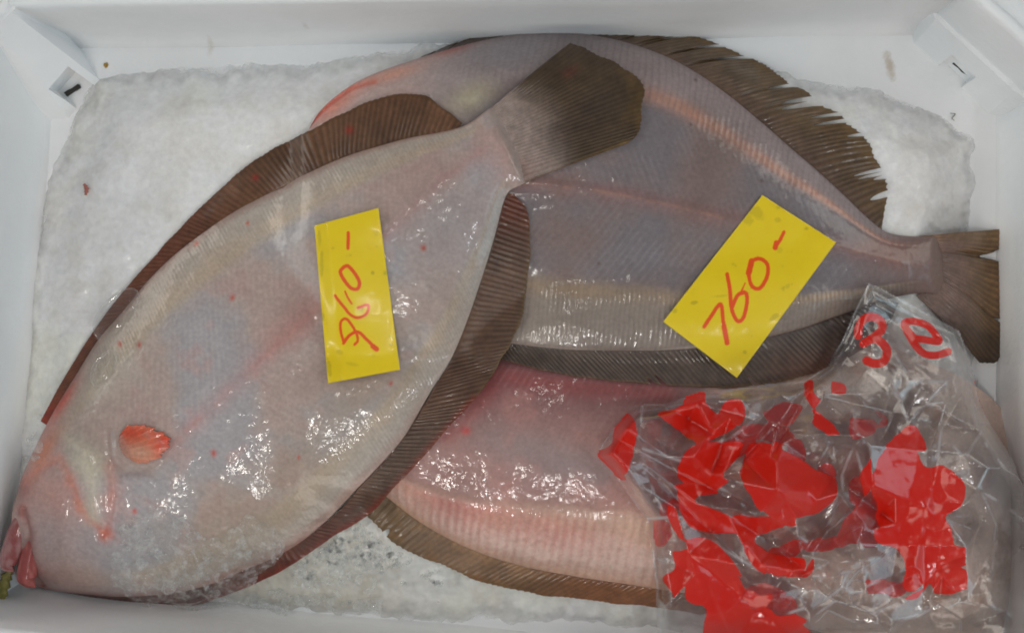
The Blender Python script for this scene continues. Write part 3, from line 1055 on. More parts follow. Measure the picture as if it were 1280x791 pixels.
def color_B():
    f = fb2; u, v = f.uv[..., 0], f.uv[..., 1]; T, S = f.T, f.S
    n1 = fbm(u, v, 80, 4, 201); n2 = fbm(u, v, 26, 4, 202); n3 = fbm(u, v, 6, 3, 203)
    c = np.empty(u.shape + (3,)); c[:] = al(134, 122, 124)
    c = mix(c, al(120, 116, 124), smooth(.42, .66, n1) * .8)
    c = mix(c, al(146, 124, 120), smooth(.5, .3, n1) * .6)
    band = np.where(T < 0, .62, .56)
    m, w = body_stripes(f, 8.6, 6.0, .60, -1)
    m = smooth(band - .04, band + .06, np.abs(T) + .07 * (n2 - .5))
    fade = smooth(.12, .3, S) * smooth(.97, .84, S)
    c = mix(c, al(158, 144, 146), m * fade * .8 * (T < 0))
    c = mix(c, al(156, 145, 136), m * fade * .85 * (T > 0))
    strip = np.exp(-((np.abs(T) - band - .06) / .06) ** 2)
    c = mix(c, al(192, 142, 122), strip * fade * (T < 0) * .85 * smooth(.35, .55, S) * (.6 + .6 * n2))
    c = mix(c, al(176, 150, 122), strip * fade * (T > 0) * .6 * (.3 + 1.2 * n2))
    c = mix(c, al(104, 94, 96), m * fade * smooth(0, 1, w) * np.where(T < 0, .24, .20))
    ch = chevrons(f, 9, .6, 15)
    c = mix(c, al(150, 148, 156), (1 - m) * smooth(.1, 1, ch) * .24 * smooth(.35, .65, n2))
    c = mix(c, al(98, 90, 96), (1 - m) * smooth(.2, 1, -ch) * .06)
    # scale lattice
    sc = np.cos(2 * np.pi * (u + .55 * v) / 5.2) * np.cos(2 * np.pi * (v - .55 * u) / 5.2)
    c = mix(c, al(164, 162, 168), (1 - m) * smooth(.3, 1, sc) * .22 * smooth(.4, .65, fbm(u, v, 50, 3, 206)))
    lat = [(560, 232), (660, 234), (730, 240), (800, 252), (860, 264), (930, 282), (1010, 302), (1120, 328)]
    d = seg_dist(u, v, lat)
    c = mix(c, al(150, 104, 100), np.exp(-((d) / 13) ** 2) * (.1 + .7 * n2))
    c = mix(c, al(178, 138, 122), np.exp(-(d / 2.2) ** 2) * .5 * smooth(.35, .6, n2))
    # head, whiter and pink at the jaw
    hd = smooth(.34, .2, S)
    c = mix(c, al(176, 164, 164), hd * .75)
    c = mix(c, al(150, 150, 160), blob(u, v, 640, 72, 50, 26, -10) * .5)
    c = mix(c, al(206, 128, 110), blob(u, v, 420, 128, 44, 18, -42) * .95)
    c = mix(c, al(196, 134, 112), blob(u, v, 490, 96, 46, 12, -18) * .7)
    c = mix(c, al(196, 88, 74), np.exp(-(seg_dist(u, v, [(388, 156), (410, 134), (440, 112), (470, 104)]) / 4) ** 2) * .55)
    c = mix(c, al(168, 86, 76), blob(u, v, 565, 62, 26, 8, -18) * .8)
    c = mix(c, al(214, 196, 168), blob(u, v, 590, 130, 30, 16, -25) * .6)
    c = mix(c, al(170, 128, 120), blob(u, v, 500, 125, 40, 16, -20) * .4)
    # tail stem
    c = mix(c, al(136, 110, 106), smooth(.84, .95, S) * .7)
    c = mix(c, al(160, 112, 104), blob(u, v, 1110, 312, 36, 14, 15) * .5)
    c = mix(c, al(128, 104, 96), smooth(.93, .985, S) * .9)
    for (x, y, r) in [(868, 102, 2.2), (948, 228, 2.5), (860, 160, 1.6), (747, 330, 2)]:
        c = mix(c, al(84, 60, 60), blob(u, v, x, y, r, r) * .8)
    c = mix(c, al(110, 80, 76), smooth(.95, 1, np.abs(T)) * .35)
    c *= (0.91 + .18 * n3)[..., None] * (.72 + .28 * smooth(.30, .16, S))[..., None] * np.array([.86, .82, .775]) * (.74 + .52 * n1)[..., None]
    r = .00007 * w * m * fade
    r += -.0002 * np.exp(-((np.abs(T) - band) / .05) ** 2) * fade
    r += .0007 * np.exp(-(d / 6) ** 2) + .0014 * (fbm(u, v, 60, 2, 205) - .5)
    for pts, wd, k in [([(388, 156), (410, 134), (440, 112), (470, 104)], 4, -.0018), ([(470, 100), (520, 96), (560, 110), (590, 140)], 9, -.0010),
                       ([(420, 160), (450, 130), (500, 112), (540, 124)], 9, .0014)]:
        r += k * np.exp(-(seg_dist(u, v, pts) / wd) ** 2)
    return c, r


def color_C():
    f = fc; u, v = f.uv[..., 0], f.uv[..., 1]; T, S = f.T, f.S
    n1 = fbm(u, v, 80, 4, 301); n2 = fbm(u, v, 26, 4, 302); n3 = fbm(u, v, 6, 3, 303)
    c = np.empty(u.shape + (3,)); c[:] = al(154, 118, 114)
    c = mix(c, al(112, 76, 80), smooth(560, 470, v) * .9)  # purple upper side, with the shade of fish B put into the colour
    c = mix(c, al(142, 130, 132), blob(u, v, 690, 570, 110, 26, 18) * .75)
    c = mix(c, al(168, 118, 112), smooth(.5, .7, n1) * .5)
    band = .46
    m, w = body_stripes(f, 11, 11.5, .5, -1)
    m = smooth(band - .06, band + .08, T + .08 * (n2 - .5))
    fade = smooth(.10, .2, S)
    c = mix(c, al(198, 172, 160), m * fade * .85)
    c = mix(c, al(196, 164, 140), np.exp(-((T - band - .10) / .13) ** 2) * .6 * (.4 + n2))
    c = mix(c, al(176, 92, 92), blob(u, v, 570, 600, 70, 48, 25) * .85 * m)
    c = mix(c, al(182, 104, 100), blob(u, v, 690, 660, 90, 26, 12) * .5 * m)
    c = mix(c, al(198, 90, 84), blob(u, v, 575, 592, 22, 12, 20) * .7 * m)
    c = mix(c, al(158, 80, 84), m * fade * smooth(0, 1, w) * .24)
    c = mix(c, al(205, 175, 165), m * fade * smooth(.2, 1, -w) * .16)
    c = mix(c, al(176, 130, 100), smooth(.86, 1, T) * .5)
    c = mix(c, al(140, 108, 80), blob(u, v, 500, 650, 50, 26, 30) * .6)
    c = mix(c, al(190, 70, 66), blob(u, v, 583, 536, 6, 5) * .8)
    c = mix(c, al(150, 60, 56), np.exp(-(seg_dist(u, v, [(560, 540), (600, 500), (625, 468), (690, 480), (830, 490)]) / 14) ** 2) * .45 )
    c = mix(c, al(212, 182, 170), smooth(820, 960, u) * .85)  # paler under the bag: light lost in the film is added to the colour
    ch = chevrons(f, 10, .6, 25)
    c = mix(c, al(172, 150, 150), (1 - m) * smooth(.1, 1, ch) * .10 * smooth(.35, .65, n2))
    c = mix(c, al(96, 58, 58), blob(u, v, 1230, 596, 20, 30, 10) * .85)
    c *= (0.91 + .18 * n3)[..., None] * np.array([.84, .82, .79]) * (.76 + .48 * n1)[..., None]
    r = .00013 * w * m * fade - .0002 * np.exp(-((T - band) / .05) ** 2) * fade + .0016 * (fbm(u, v, 60, 2, 305) - .5)
    return c, r


def fin_color(fn, base, ray, edge, edge_w, redk=None, pale=None, rk=1.0):
    u, v = fn.uv[..., 0], fn.uv[..., 1]
    n1 = fbm(u, v, 50, 4, fn.seed * 10 + 400); n2 = fbm(u, v, 10, 3, fn.seed * 10 + 401)
    c = np.empty(u.shape + (3,)); c[:] = al(*base)
    c *= (0.45 + 1.1 * n1)[..., None]
    if pale is not None:
        c = mix(c, al(*pale), smooth(.45, .7, n1) * .5)
    wave = np.cos(2 * np.pi * fn.R)
    jit = vnoise(fn.R * 0.9, fn.V * 2, fn.seed + 77)
    c = mix(c, al(*ray), smooth(.0, 1, wave) * (.05 + .55 * jit) * rk)
    c = mix(c, al(*(0.55 * np.array(base))), smooth(.2, 1, -wave) * .25 * rk)
    c = mix(c, al(*base) * 1.7, smooth(.35, 0, fn.V) * smooth(.35, .65, n1) * .5)
    c = mix(c, al(*edge), smooth(1 - edge_w, 1, fn.V) * .75)
    if redk is not None:
        c = redk(c, u, v, n1, n2)
    c *= (0.34 + .30 * n2)[..., None] * np.array([1., .93, .84])
    return c


def fin_obj(fn, name, parent, col, th=0.0008):
    top = fn.xyz
    bot = top.copy()
    bot[..., 2] -= th
    v, f = closed_sheet(top, bot)
    a_, b_, c_ = top[fn.na // 2, fn.nb // 2], top[fn.na // 2 + 1, fn.nb // 2], top[fn.na // 2, fn.nb // 2 + 1]
    if np.cross(b_ - a_, c_ - a_)[2] > 0:
        f = f[:, ::-1]                     # faces always wound outward
    return mesh_obj(name, v, f, M_FIN, parent, loc=parent.location, col=np.concatenate([col.reshape(-1, 3)] * 2))


def fish_obj(f, label, colfn):
    root = empty("flatfish", tuple(f.xyz[f.ns // 2, f.nt // 2] * [1, 1, 0] + [0, 0, f.bot[f.ns // 2, f.nt // 2]]), label, "fish", "flatfish laid in the box")
    c, r = colfn()
    r = r * smooth(1.0, .93, np.abs(f.T))
    top = f.xyz.copy(); top[..., 2] += r
    bot = f.xyz.copy(); bot[..., 2] = f.bot
    # underside on a coarser grid that shares the rim
    js = np.unique(np.concatenate([np.arange(0, f.nt, 30), [f.nt - 1]]))
    N = f.ns * f.nt
    itop = np.arange(N).reshape(f.ns, f.nt)
    ib = N + np.arange(f.ns * len(js)).reshape(f.ns, len(js))
    faces = [grid_faces(f.ns, f.nt)[:, ::-1],
             np.stack([ib[:-1, :-1], ib[:-1, 1:], ib[1:, 1:], ib[1:, :-1]], -1).reshape(-1, 4)[:, ::-1]]
    for a, b_, fl in ((itop[:, 0], ib[:, 0], 0), (itop[:, -1], ib[:, -1], 1)):
        q = np.stack([a[:-1], a[1:], b_[1:], b_[:-1]], -1)
        faces.append(q if fl else q[:, ::-1])
    v = np.concatenate([top.reshape(-1, 3), bot[:, js].reshape(-1, 3)])
    cc = np.concatenate([c.reshape(-1, 3), c[:, js].reshape(-1, 3) * .8])
    faces = np.concatenate(faces)
    o = mesh_obj("body", v, faces, M_SKIN, root, loc=root.location, col=cc)
    # close both ends
    bm = bmesh.new(); bm.from_mesh(o.data); bm.verts.ensure_lookup_table()
    for row in (0, f.ns - 1):
        try:
            fc_ = bm.faces.new([bm.verts[int(k)] for k in itop[row]] + [bm.verts[int(k)] for k in ib[row][::-1]])
            fc_.smooth = True
        except ValueError:
            pass
    bmesh.ops.recalc_face_normals(bm, faces=bm.faces)
    bm.to_mesh(o.data); bm.free()
    return root


fish_c = fish_obj(fc, "pinkish flatfish with wide striped margin lying half under the crumpled printed bag", color_C)
fish_b = fish_obj(fb2, "grey flatfish carrying the 760 price card, its frayed tail against the box wall", color_B)
fish_a = fish_obj(fa, "largest pale flatfish with red gill fin, lying on top with its head in ice", color_A)


def a_dors(c, u, v, n1, n2):
    c = mix(c, al(138, 70, 50), smooth(330, 180, u) * .5)
    c = mix(c, al(176, 62, 40), smooth(480, 530, v) * .8)
    c = mix(c, al(170, 44, 34), blob(u, v, 437, 163, 5, 5) * .8)
    return mix(c, al(170, 44, 34), blob(u, v, 319, 222, 4, 4) * .8)


def a_anal(c, u, v, n1, n2):
    c = mix(c, al(118, 60, 44), smooth(330, 250, v) * .7)
    c = mix(c, al(112, 78, 62), blob(u, v, 560, 500, 60, 50) * .35)
    d = seg_dist(u, v, [p[1] for p in A_ANAL[7:16]])
    c = mix(c, al(160, 34, 28), np.exp(-(d / 6) ** 2) * .8 * (.3 + n1))
    return mix(c, al(124, 56, 44), smooth(480, 400, u) * smooth(560, 640, v) * .6 * (.3 + n1))


def a_tail(c, u, v, n1, n2):
    root = smooth(80, 10, np.hypot(u - 600, v - 205) - 20)
    c = mix(c, al(142, 126, 120) * np.array([1.72, 1.83, 1.98]), smooth(.58, .20, fin_t.V + .16 * (n1 - .5)) * .95)
    c = mix(c, al(150, 112, 104), blob(u, v, 650, 215, 22, 18) * .5)
    c = mix(c, al(70, 54, 48), blob(u, v, 715, 160, 46, 26, -20) * .5)
    c = mix(c, al(60, 56, 52), blob(u, v, 755, 130, 30, 26, 0) * .5)
    c = mix(c, al(100, 78, 46), smooth(770, 806, u + 20 * (n2 - .5)) * .7)
    c = mix(c, al(64, 50, 40), smooth(.5, .7, n1) * .4 * smooth(.3, .5, fin_t.V))
    c = mix(c, al(110, 56, 48), blob(u, v, 712, 92, 10, 6, -30) * .6)
    d = seg_dist(u, v, [(640, 236), (700, 214), (787, 178)])
    return mix(c, al(140, 112, 60), np.exp(-(d / 3) ** 2) * .7)


fin_t = fa.fins[2]
fin_obj(fa.fins[0], "dorsal_fin", fish_a, fin_color(fa.fins[0], (112, 80, 58), (140, 104, 84), (96, 64, 36), .12, a_dors))
fin_obj(fa.fins[1], "anal_fin", fish_a, fin_color(fa.fins[1], (98, 72, 56), (122, 96, 80), (110, 88, 54), .10, a_anal))
fin_obj(fin_t, "tail_fin", fish_a, fin_color(fin_t, (88, 70, 50), (106, 88, 66), (84, 66, 44), .06, a_tail, rk=.55), .0012)


def b_dors(c, u, v, n1, n2):
    c = mix(c, al(110, 88, 84), smooth(.55, .0, fb2.fins[0].V) * .5)
    return mix(c, al(70, 52, 44), smooth(820, 700, u) * .6)


def b_anal(c, u, v, n1, n2):
    c = mix(c, al(120, 74, 60), blob(u, v, 1030, 460, 60, 26) * .6)
    return c


def b_tail(c, u, v, n1, n2):
    c = mix(c, al(128, 104, 96) * np.array([1.35, 1.45, 1.6]), smooth(.78, .28, fb2.fins[2].V + .3 * (n1 - .5)) * .95)
    c = mix(c, al(56, 42, 32), smooth(370, 440, v) * .7)
    return mix(c, al(150, 120, 84), smooth(310, 296, v) * .5)


fin_obj(fb2.fins[0], "dorsal_fin", fish_b, fin_color(fb2.fins[0], (106, 86, 64), (128, 104, 80), (120, 96, 60), .3, b_dors))
fin_obj(fb2.fins[1], "anal_fin", fish_b, fin_color(fb2.fins[1], (92, 78, 72), (124, 110, 102), (128, 104, 78), .10, b_anal))
fin_obj(fb2.fins[2], "tail_fin", fish_b, fin_color(fb2.fins[2], (132, 102, 70), (196, 158, 108), (84, 60, 40), .10, b_tail), .0012)


def c_dors(c, u, v, n1, n2):
    c = mix(c, al(176, 112, 76), smooth(640, 760, u) * .6)
    return mix(c, al(110, 92, 62), smooth(560, 480, u) * .6)


fin_obj(fc.fins[0], "dorsal_fin", fish_c, fin_color(fc.fins[0], (146, 112, 82), (160, 128, 100), (134, 96, 50), .2, c_dors))
fin_obj(fc.fins[1], "tail_fin", fish_c, fin_color(fc.fins[1], (90, 70, 52), (110, 90, 70), (90, 70, 40), .1))


def top_at(u, v, lift=0.0, H=None):
    """a point on the pile of fish and ice as seen at (u, v)"""
    H = TOPH if H is None else H
    z = np.full(np.shape(u), 0.05)
    for _ in range(5):
        z = sample(H, P(u, v, z)) + lift
    return P(u, v, z)


# pectoral fin of the big fish
rays = [((149, 544), (160, 531)), ((148, 550), (186, 531)), ((149, 556), (199, 537)), ((151, 562), (214, 546)),
        ((153, 566), (211, 560)), ((156, 570), (197, 574)), ((160, 572), (176, 579)), ((162, 573), (166, 575))]
pb, pt = catmull([r[0] for r in rays], 60), catmull([r[1] for r in rays], 60)
V = np.linspace(0, 1, 40)[None, :, None]
pt = pb + (pt - pb) * (1 - .16 * RNG.random((60, 1)) * np.abs(np.sin(np.linspace(0, 28, 60)))[:, None])
puv = pb[:, None] * (1 - V) + pt[:, None] * V
pz = top_at(puv[..., 0], puv[..., 1], 0.0008)
rr = np.linspace(0, 9, 60)[:, None]
pz[..., 2] += .0012 * np.sin(np.pi * V[..., 0] * .8) + .00012 * np.cos(2 * np.pi * rr)
pn = fbm(puv[..., 0], puv[..., 1], 16, 3, 900)
pc = np.empty(pz.shape); pc[:] = al(206, 108, 76)
pc = mix(pc, al(212, 166, 140), blob(puv[..., 0], puv[..., 1], 176, 566, 26, 12) * .8)
pc = mix(pc, al(206, 54, 30), blob(puv[..., 0], puv[..., 1], 205, 554, 14, 14) * .9)
pc = mix(pc, al(190, 62, 40), blob(puv[..., 0], puv[..., 1], 165, 540, 22, 9) * .8)
pc = mix(pc, al(184, 40, 26), smooth(.3, 1, np.cos(2 * np.pi * rr) + 0 * V[..., 0]) * .22 * (.4 + pn))
pc = mix(pc, al(168, 136, 126), smooth(.3, 0., V[..., 0] + 0 * rr) * .7)
pc = mix(pc, al(176, 120, 104), smooth(.55, .75, pn) * .6)
pc = pc * ((.50 + .22 * V[..., 0] + .2 * pn)[..., None] * np.array([1., .95, .95]))  # darker towards the base, a shadow put into the fin colour
pbm = pz.copy(); pbm[..., 2] -= .0007
vv_, ff_ = closed_sheet(pz, pbm)
mesh_obj("pectoral_fin", vv_, ff_, M_FIN, fish_a, loc=fish_a.location, col=np.concatenate([pc.reshape(-1, 3)] * 2))


def lip(name, path, rad, col1, col2, parent, zoff):
    c = catmull(path, 50)
    r = np.interp(np.linspace(0, 1, 50), np.linspace(0, 1, len(rad)), rad) * 0.0005
    z = np.interp(np.linspace(0, 1, 50), np.linspace(0, 1, len(zoff)), zoff)
    p = P(c[:, 0], c[:, 1], z)
    tg = np.gradient(p, axis=0); tg /= np.linalg.norm(tg, axis=1)[:, None]
    sd_ = np.cross(tg, [0, 0, 1]); up = np.cross(sd_, tg)
    a = np.linspace(0, 2 * np.pi, 28, endpoint=False)
    ring = p[:, None] + r[:, None, None] * (sd_[:, None] * np.cos(a)[None, :, None] + 0.8 * up[:, None] * np.sin(a)[None, :, None])
    i = np.arange(50 * 28).reshape(50, 28); j = np.roll(i, -1, 1)
    f = np.stack([i[:-1], j[:-1], j[1:], i[1:]], -1).reshape(-1, 4)
    uu = np.repeat(c[:, 0][:, None], 28, 1); vv = np.repeat(c[:, 1][:, None], 28, 1)
    n = fbm(uu + 30 * np.cos(a), vv + 30 * np.sin(a), 14, 3, 61)
    cc = np.empty(ring.shape); cc[:] = al(*col1)
    cc = mix(cc, al(*col2), smooth(.35, .65, n))
    return mesh_obj(name, ring, f, M_LIP, parent, loc=parent.location, col=cc)


zl = float(np.mean(fa.bot[:60]))
lip("upper_lip", [(46, 622), (33, 640), (22, 668), (13, 694), (10, 706), (18, 714)], [1, 10, 14, 13, 10, 1], (140, 100, 98), (122, 60, 58), fish_a, [zl + .012, zl + .011, zl + .010, zl + .008, zl + .007, zl + .007])
lip("lower_lip", [(42, 648), (41, 670), (36, 700), (34, 722), (44, 734)], [1, 9, 12, 13, 1], (128, 52, 50), (150, 82, 76), fish_a, [zl + .011, zl + .010, zl + .008, zl + .007, zl + .006])

# ------------------------------------------------------------------ price cards


def card(name, q, strokes, width, label, bow, dirt, crease=None):
    q = np.array(q, float)
    nu, nv = 110, 190
    a, b = np.meshgrid(np.linspace(0, 1, nu), np.linspace(0, 1, nv), indexing='ij')
    uv = (q[0] * ((1 - a) * (1 - b))[..., None] + q[1] * (a * (1 - b))[..., None]
          + q[2] * (a * b)[..., None] + q[3] * ((1 - a) * b)[..., None])
    base = blur(dilate(TOPH, 8), 4, 3)
    z = np.full(a.shape, .05)
    for _ in range(4):
        z = sample(base, P(uv[..., 0], uv[..., 1], z)) + .0008
    z = np.maximum(z, sample(TOPH, P(uv[..., 0], uv[..., 1], z)) + .0007)
    z = z + bow(a, b)
    top = P(uv[..., 0], uv[..., 1], z)
    bot = top.copy(); bot[..., 2] -= .00045
    v, f = closed_sheet(top, bot)
    ink = np.full(a.shape, 99.0)
    for s, wd in strokes:
        c = catmull(s, 8 * len(s))
        t = np.linspace(0, 1, len(c))
        ink = np.minimum(ink, seg_dist(uv[..., 0], uv[..., 1], c) - width * wd)
    dm = np.zeros(a.shape)
    n = fbm(uv[..., 0], uv[..., 1], 6, 3, 71)
    for (x, y, rx, ry, ang, k) in dirt:
        dm = np.maximum(dm, .6 * k * smooth(.35, .7, blob(uv[..., 0], uv[..., 1], x, y, rx, ry, ang) * (.5 + n)))
    loc = tuple(top[nu // 2, nv // 2] * [1, 1, 0] + [0, 0, bot[..., 2].min()])
    o = mesh_obj(name, v, f, M_CARD, loc=loc, attrs={"ink": np.concatenate([ink.ravel(), np.full(ink.size, 99.)]),
                                                     "dirt": np.concatenate([dm.ravel(), dm.ravel()])})
    return tag(o, label, "price card", "price cards on the fish")


def zz(pts, ox, oy, k):
    return [(ox + x / k, oy + y / k) for x, y in pts]


s1 = [([(168, 155), (168, 185), (167, 214)], 1.0),
      ([(150, 286), (168, 282), (195, 312), (211, 345), (203, 368), (180, 366), (155, 338), (138, 305), (150, 286)], 1.05),
      ([(118, 394), (136, 418), (156, 442), (176, 466), (205, 478), (238, 462), (243, 430), (205, 440)], .85),
      ([(156, 378), (167, 402), (181, 424)], .62),
      ([(152, 574), (140, 530), (140, 494), (160, 482), (183, 508), (200, 540), (204, 565), (192, 580)], .8),
      ([(150, 575), (172, 546), (205, 532), (240, 562), (275, 596)], .95), ([(262, 586), (276, 597)], 1.5)]
s1 = [(zz(p, 380, 240, 3.043), w) for p, w in s1]
card("price_card", [(393, 282), (473, 260), (500, 462), (410, 479)], s1, 2.25,
     "yellow price card handwritten 950 in red on the largest pale fish",
     lambda a, b: .0030 * smooth(.22, 0, a) * (1 - .5 * b) + .0040 * smooth(.7, 1, b) * a ** 2 + .0030 * smooth(.3, 0, b) * a ** 2,
     [(402, 330, 3, 20, 0, .5), (399, 300, 3, 16, 0, .4), (466, 341, 3, 3, 0, .8), (489, 430, 2, 2.5, 0, .7), (424, 440, 6, 4, 20, .35), (411, 460, 4, 14, -10, .5), (403, 396, 3, 6, 0, .5), (440, 455, 10, 3, 10, .3)])
s2 = [([(538, 190), (522, 222), (505, 248)], .9), ([(508, 232), (503, 252)], 1.3),
      ([(408, 306), (440, 295), (472, 318), (470, 368), (442, 412), (410, 402), (398, 350), (408, 306)], 1.0), ([(410, 305), (398, 352)], 1.5),
      ([(313, 356), (324, 420), (330, 490), (352, 540), (376, 530), (391, 470), (386, 430), (355, 440), (332, 488)], 1.0),
      ([(386, 430), (366, 436), (384, 392)], .45),
      ([(222, 564), (250, 522), (287, 475), (297, 540), (312, 627)], 1.0), ([(300, 560), (313, 628)], 1.3)]
s2 = [(zz(p, 810, 230, 3.164), w) for p, w in s2]
card("price_card", [(953, 244), (1045, 303), (921, 472), (829, 402)], s2, 2.55,
     "yellow price card handwritten 760 in red on the grey fish",
     lambda a, b: .0010 * np.sin(np.pi * b) * 0 + .0036 * smooth(.6, 1, a) * smooth(.4, 0, b) + .0030 * smooth(.7, 1, b) * (1 - a),
     [(945, 266, 14, 9, 30, .45), (935, 275, 10, 8, 30, .4), (972, 275, 5, 4, 0, .4), (1008, 286, 4, 3, 0, .6), (868, 378, 6, 3, -10, .7), (842, 388, 5, 4, 0, .5), (900, 370, 12, 2, -5, .35), (968, 396, 8, 4, -40, .5), (931, 440, 3, 3, 0, .6), (974, 312, 5, 5, 0, .3)])

# ------------------------------------------------------------------ plastic bag
BAG = [(1085, 352), (1112, 366), (1165, 394), (1200, 412), (1212, 440), (1222, 490), (1238, 528), (1262, 566), (1284, 612), (1286, 700), (1286, 812),
       (822, 812), (820, 740), (812, 690), (808, 650), (786, 618), (764, 590), (744, 570), (752, 552), (778, 520), (792, 506), (832, 502), (872, 490),
       (934, 482), (1006, 474), (1034, 456), (1052, 424), (1066, 392)]
Z1 = lambda pts: zz(pts, 720, 471, 2.286)
Z2 = lambda pts: zz(pts, 980, 320, 3.953)
RED_FRONT = [Z1(p) for p in [
    [(130, 100), (152, 118), (168, 160), (160, 205), (150, 240), (125, 282), (95, 262), (58, 222), (66, 208), (108, 182), (118, 140)],
    [(235, 105), (300, 90), (310, 70), (350, 72), (355, 100), (400, 130), (420, 95), (455, 90), (470, 130), (440, 160), (360, 190), (300, 150)],
    [(640, 40), (655, 35), (660, 70), (700, 110), (740, 150), (745, 180), (700, 140), (650, 90)],
    [(510, 215), (560, 210), (640, 250), (700, 290), (750, 310), (755, 360), (700, 400), (620, 420), (560, 390), (520, 350), (490, 290)],
    [(285, 305), (340, 300), (400, 315), (350, 325), (335, 370), (400, 400), (480, 405), (560, 405), (600, 420), (560, 440), (520, 450),
     (515, 480), (560, 510), (620, 520), (655, 530), (650, 565), (580, 570), (520, 550), (480, 500), (455, 455), (380, 450), (320, 430), (290, 380)],
    [(350, 195), (430, 200), (480, 200), (470, 240), (420, 290), (370, 310), (310, 290), (300, 250), (320, 210)],
    [(880, 215), (940, 165), (970, 200), (1000, 250), (1060, 250), (1110, 300), (1100, 350), (1060, 380), (1060, 430), (1080, 470), (1130, 470),
     (1110, 510), (1080, 525), (1135, 555), (1090, 590), (1030, 590), (1000, 570), (960, 610), (930, 600), (940, 540), (920, 470), (860, 450), (850, 380), (830, 300), (860, 260)],
    [(300, 480), (350, 470), (400, 500), (450, 560), (480, 620), (560, 690), (620, 690), (650, 760), (370, 760), (365, 660), (310, 640), (300, 590), (275, 550), (310, 530)],
    [(735, 0), (765, 10), (755, 45), (738, 60)],
    [(1150, 10), (1158, 12), (1172, 60), (1185, 105), (1178, 100), (1158, 55)]]]
RED_BACK = [Z1(p) for p in [
    [(530, 110), (570, 85), (620, 85), (625, 110), (590, 140), (545, 135)],
    [(400, 180), (470, 150), (560, 150), (640, 165), (660, 215), (600, 200), (520, 180), (440, 210)],
    [(200, 425), (245, 425), (255, 460), (230, 490), (205, 460)], [(240, 345), (280, 335), (280, 375), (250, 385)],
    [(480, 600), (540, 590), (610, 650), (600, 690), (540, 680), (470, 640)],
    [(730, 480), (750, 420), (790, 370), (780, 300), (800, 270), (840, 290), (850, 370), (860, 430), (830, 480), (780, 470)],
    [(805, 100), (860, 105), (870, 130), (840, 140), (800, 150)], [(700, 240), (730, 235), (745, 260), (715, 265)],
    [(660, 475), (720, 460), (715, 485), (670, 490)], [(840, 570), (930, 575), (925, 600), (845, 600)],
    [(560, 500), (640, 470), (660, 480), (600, 520)]]]
GLYPHS = [(Z2([(366, 392), (370, 350), (395, 312), (436, 300), (478, 322), (484, 362), (440, 402), (392, 432)]), 5.2),
          (Z2([(440, 402), (488, 432), (510, 474), (490, 522), (444, 530), (408, 516)]), 5.4),
          (Z2([(640, 402), (592, 336), (636, 322), (706, 342), (752, 392), (764, 422), (690, 412), (636, 404)]), 4.4),
          (Z2([(592, 340), (640, 428), (690, 480), (750, 490), (812, 472)]), 4.6)]
CREASES_F = [Z1(p) for p in [[(190, 75), (180, 200), (215, 310), (250, 385)], [(60, 225), (110, 330), (170, 405), (300, 400), (420, 490), (520, 550)],
                             [(190, 205), (300, 240), (420, 180)], [(400, 310), (560, 400), (660, 470)], [(430, 180), (560, 90), (660, 40)],
                             [(800, 90), (795, 190), (760, 280), (765, 390), (820, 490)], [(1060, 20), (1045, 130), (1030, 270), (990, 430), (960, 580)],
                             [(900, 0), (950, 130), (1055, 20)], [(800, 210), (830, 310), (990, 360)], [(1100, 290), (1200, 350), (1280, 410)],
                             [(350, 490), (390, 620), (440, 731)], [(470, 640), (560, 690), (650, 660)], [(760, 560), (830, 540), (850, 600)],
                             [(1170, 190), (1225, 260), (1280, 300)], [(680, 660), (760, 600), (780, 540)], [(900, 700), (980, 680), (1040, 650)]]]
CREASES_F += [Z2(p) for p in [[(420, 140), (330, 330), (220, 560)], [(420, 140), (600, 190), (820, 300)], [(820, 300), (900, 440), (960, 650), (1000, 790)],
                              [(440, 430), (620, 620), (805, 620)], [(805, 620), (640, 790)], [(540, 470), (600, 570)]]]
CREASES_B = [Z1(p) for p in [[(250, 80), (330, 180), (500, 260), (640, 330)], [(700, 60), (720, 200), (640, 330), (600, 520)], [(900, 120), (860, 300), (900, 520), (1000, 700)],
                             [(230, 520), (400, 560), (560, 640)], [(1000, 120), (1120, 240), (1200, 420), (1180, 640)], [(700, 700), (800, 560), (920, 480)],
                             [(300, 640), (420, 600), (520, 690)]]]


def facets(u, v, n, seed, amp):
    """piecewise flat crumple: lower envelope of many tilted cones gives creases"""
    r = np.random.default_rng(seed)
    px = r.uniform(735, 1290, n); py = r.uniform(345, 815, n)
    h = r.uniform(0, 1, n)
    sl = r.uniform(.6, 1.5, n)
    an = r.uniform(0, np.pi, n); st = r.uniform(1, 2.6, n)
    best = np.full(u.shape, 1e9); sec = best.copy(); idk = np.zeros(u.shape, int)
    for k in range(n):
        dx_, dy_ = u - px[k], v - py[k]
        a = dx_ * np.cos(an[k]) + dy_ * np.sin(an[k]); b = -dx_ * np.sin(an[k]) + dy_ * np.cos(an[k])
        q = h[k] * 30 + sl[k] * (np.abs(a) + np.abs(b) * st[k]) * .7
        sec = np.minimum(sec, np.maximum(best, q))
        idk = np.where(q < best, k, idk)
        best = np.minimum(best, q)
    return amp * (best / 40), sec - best, idk, r.uniform(-1, 1, (n, 2))


bag_top = top_at(np.array([1000.]), np.array([620.]))[0]
bag = empty("plastic_bag", tuple(bag_top), "crumpled clear plastic bag with red printing heaped on the pink fish", "bag")
base_bag = blur(dilate(TOPH, 9), 4, 2)


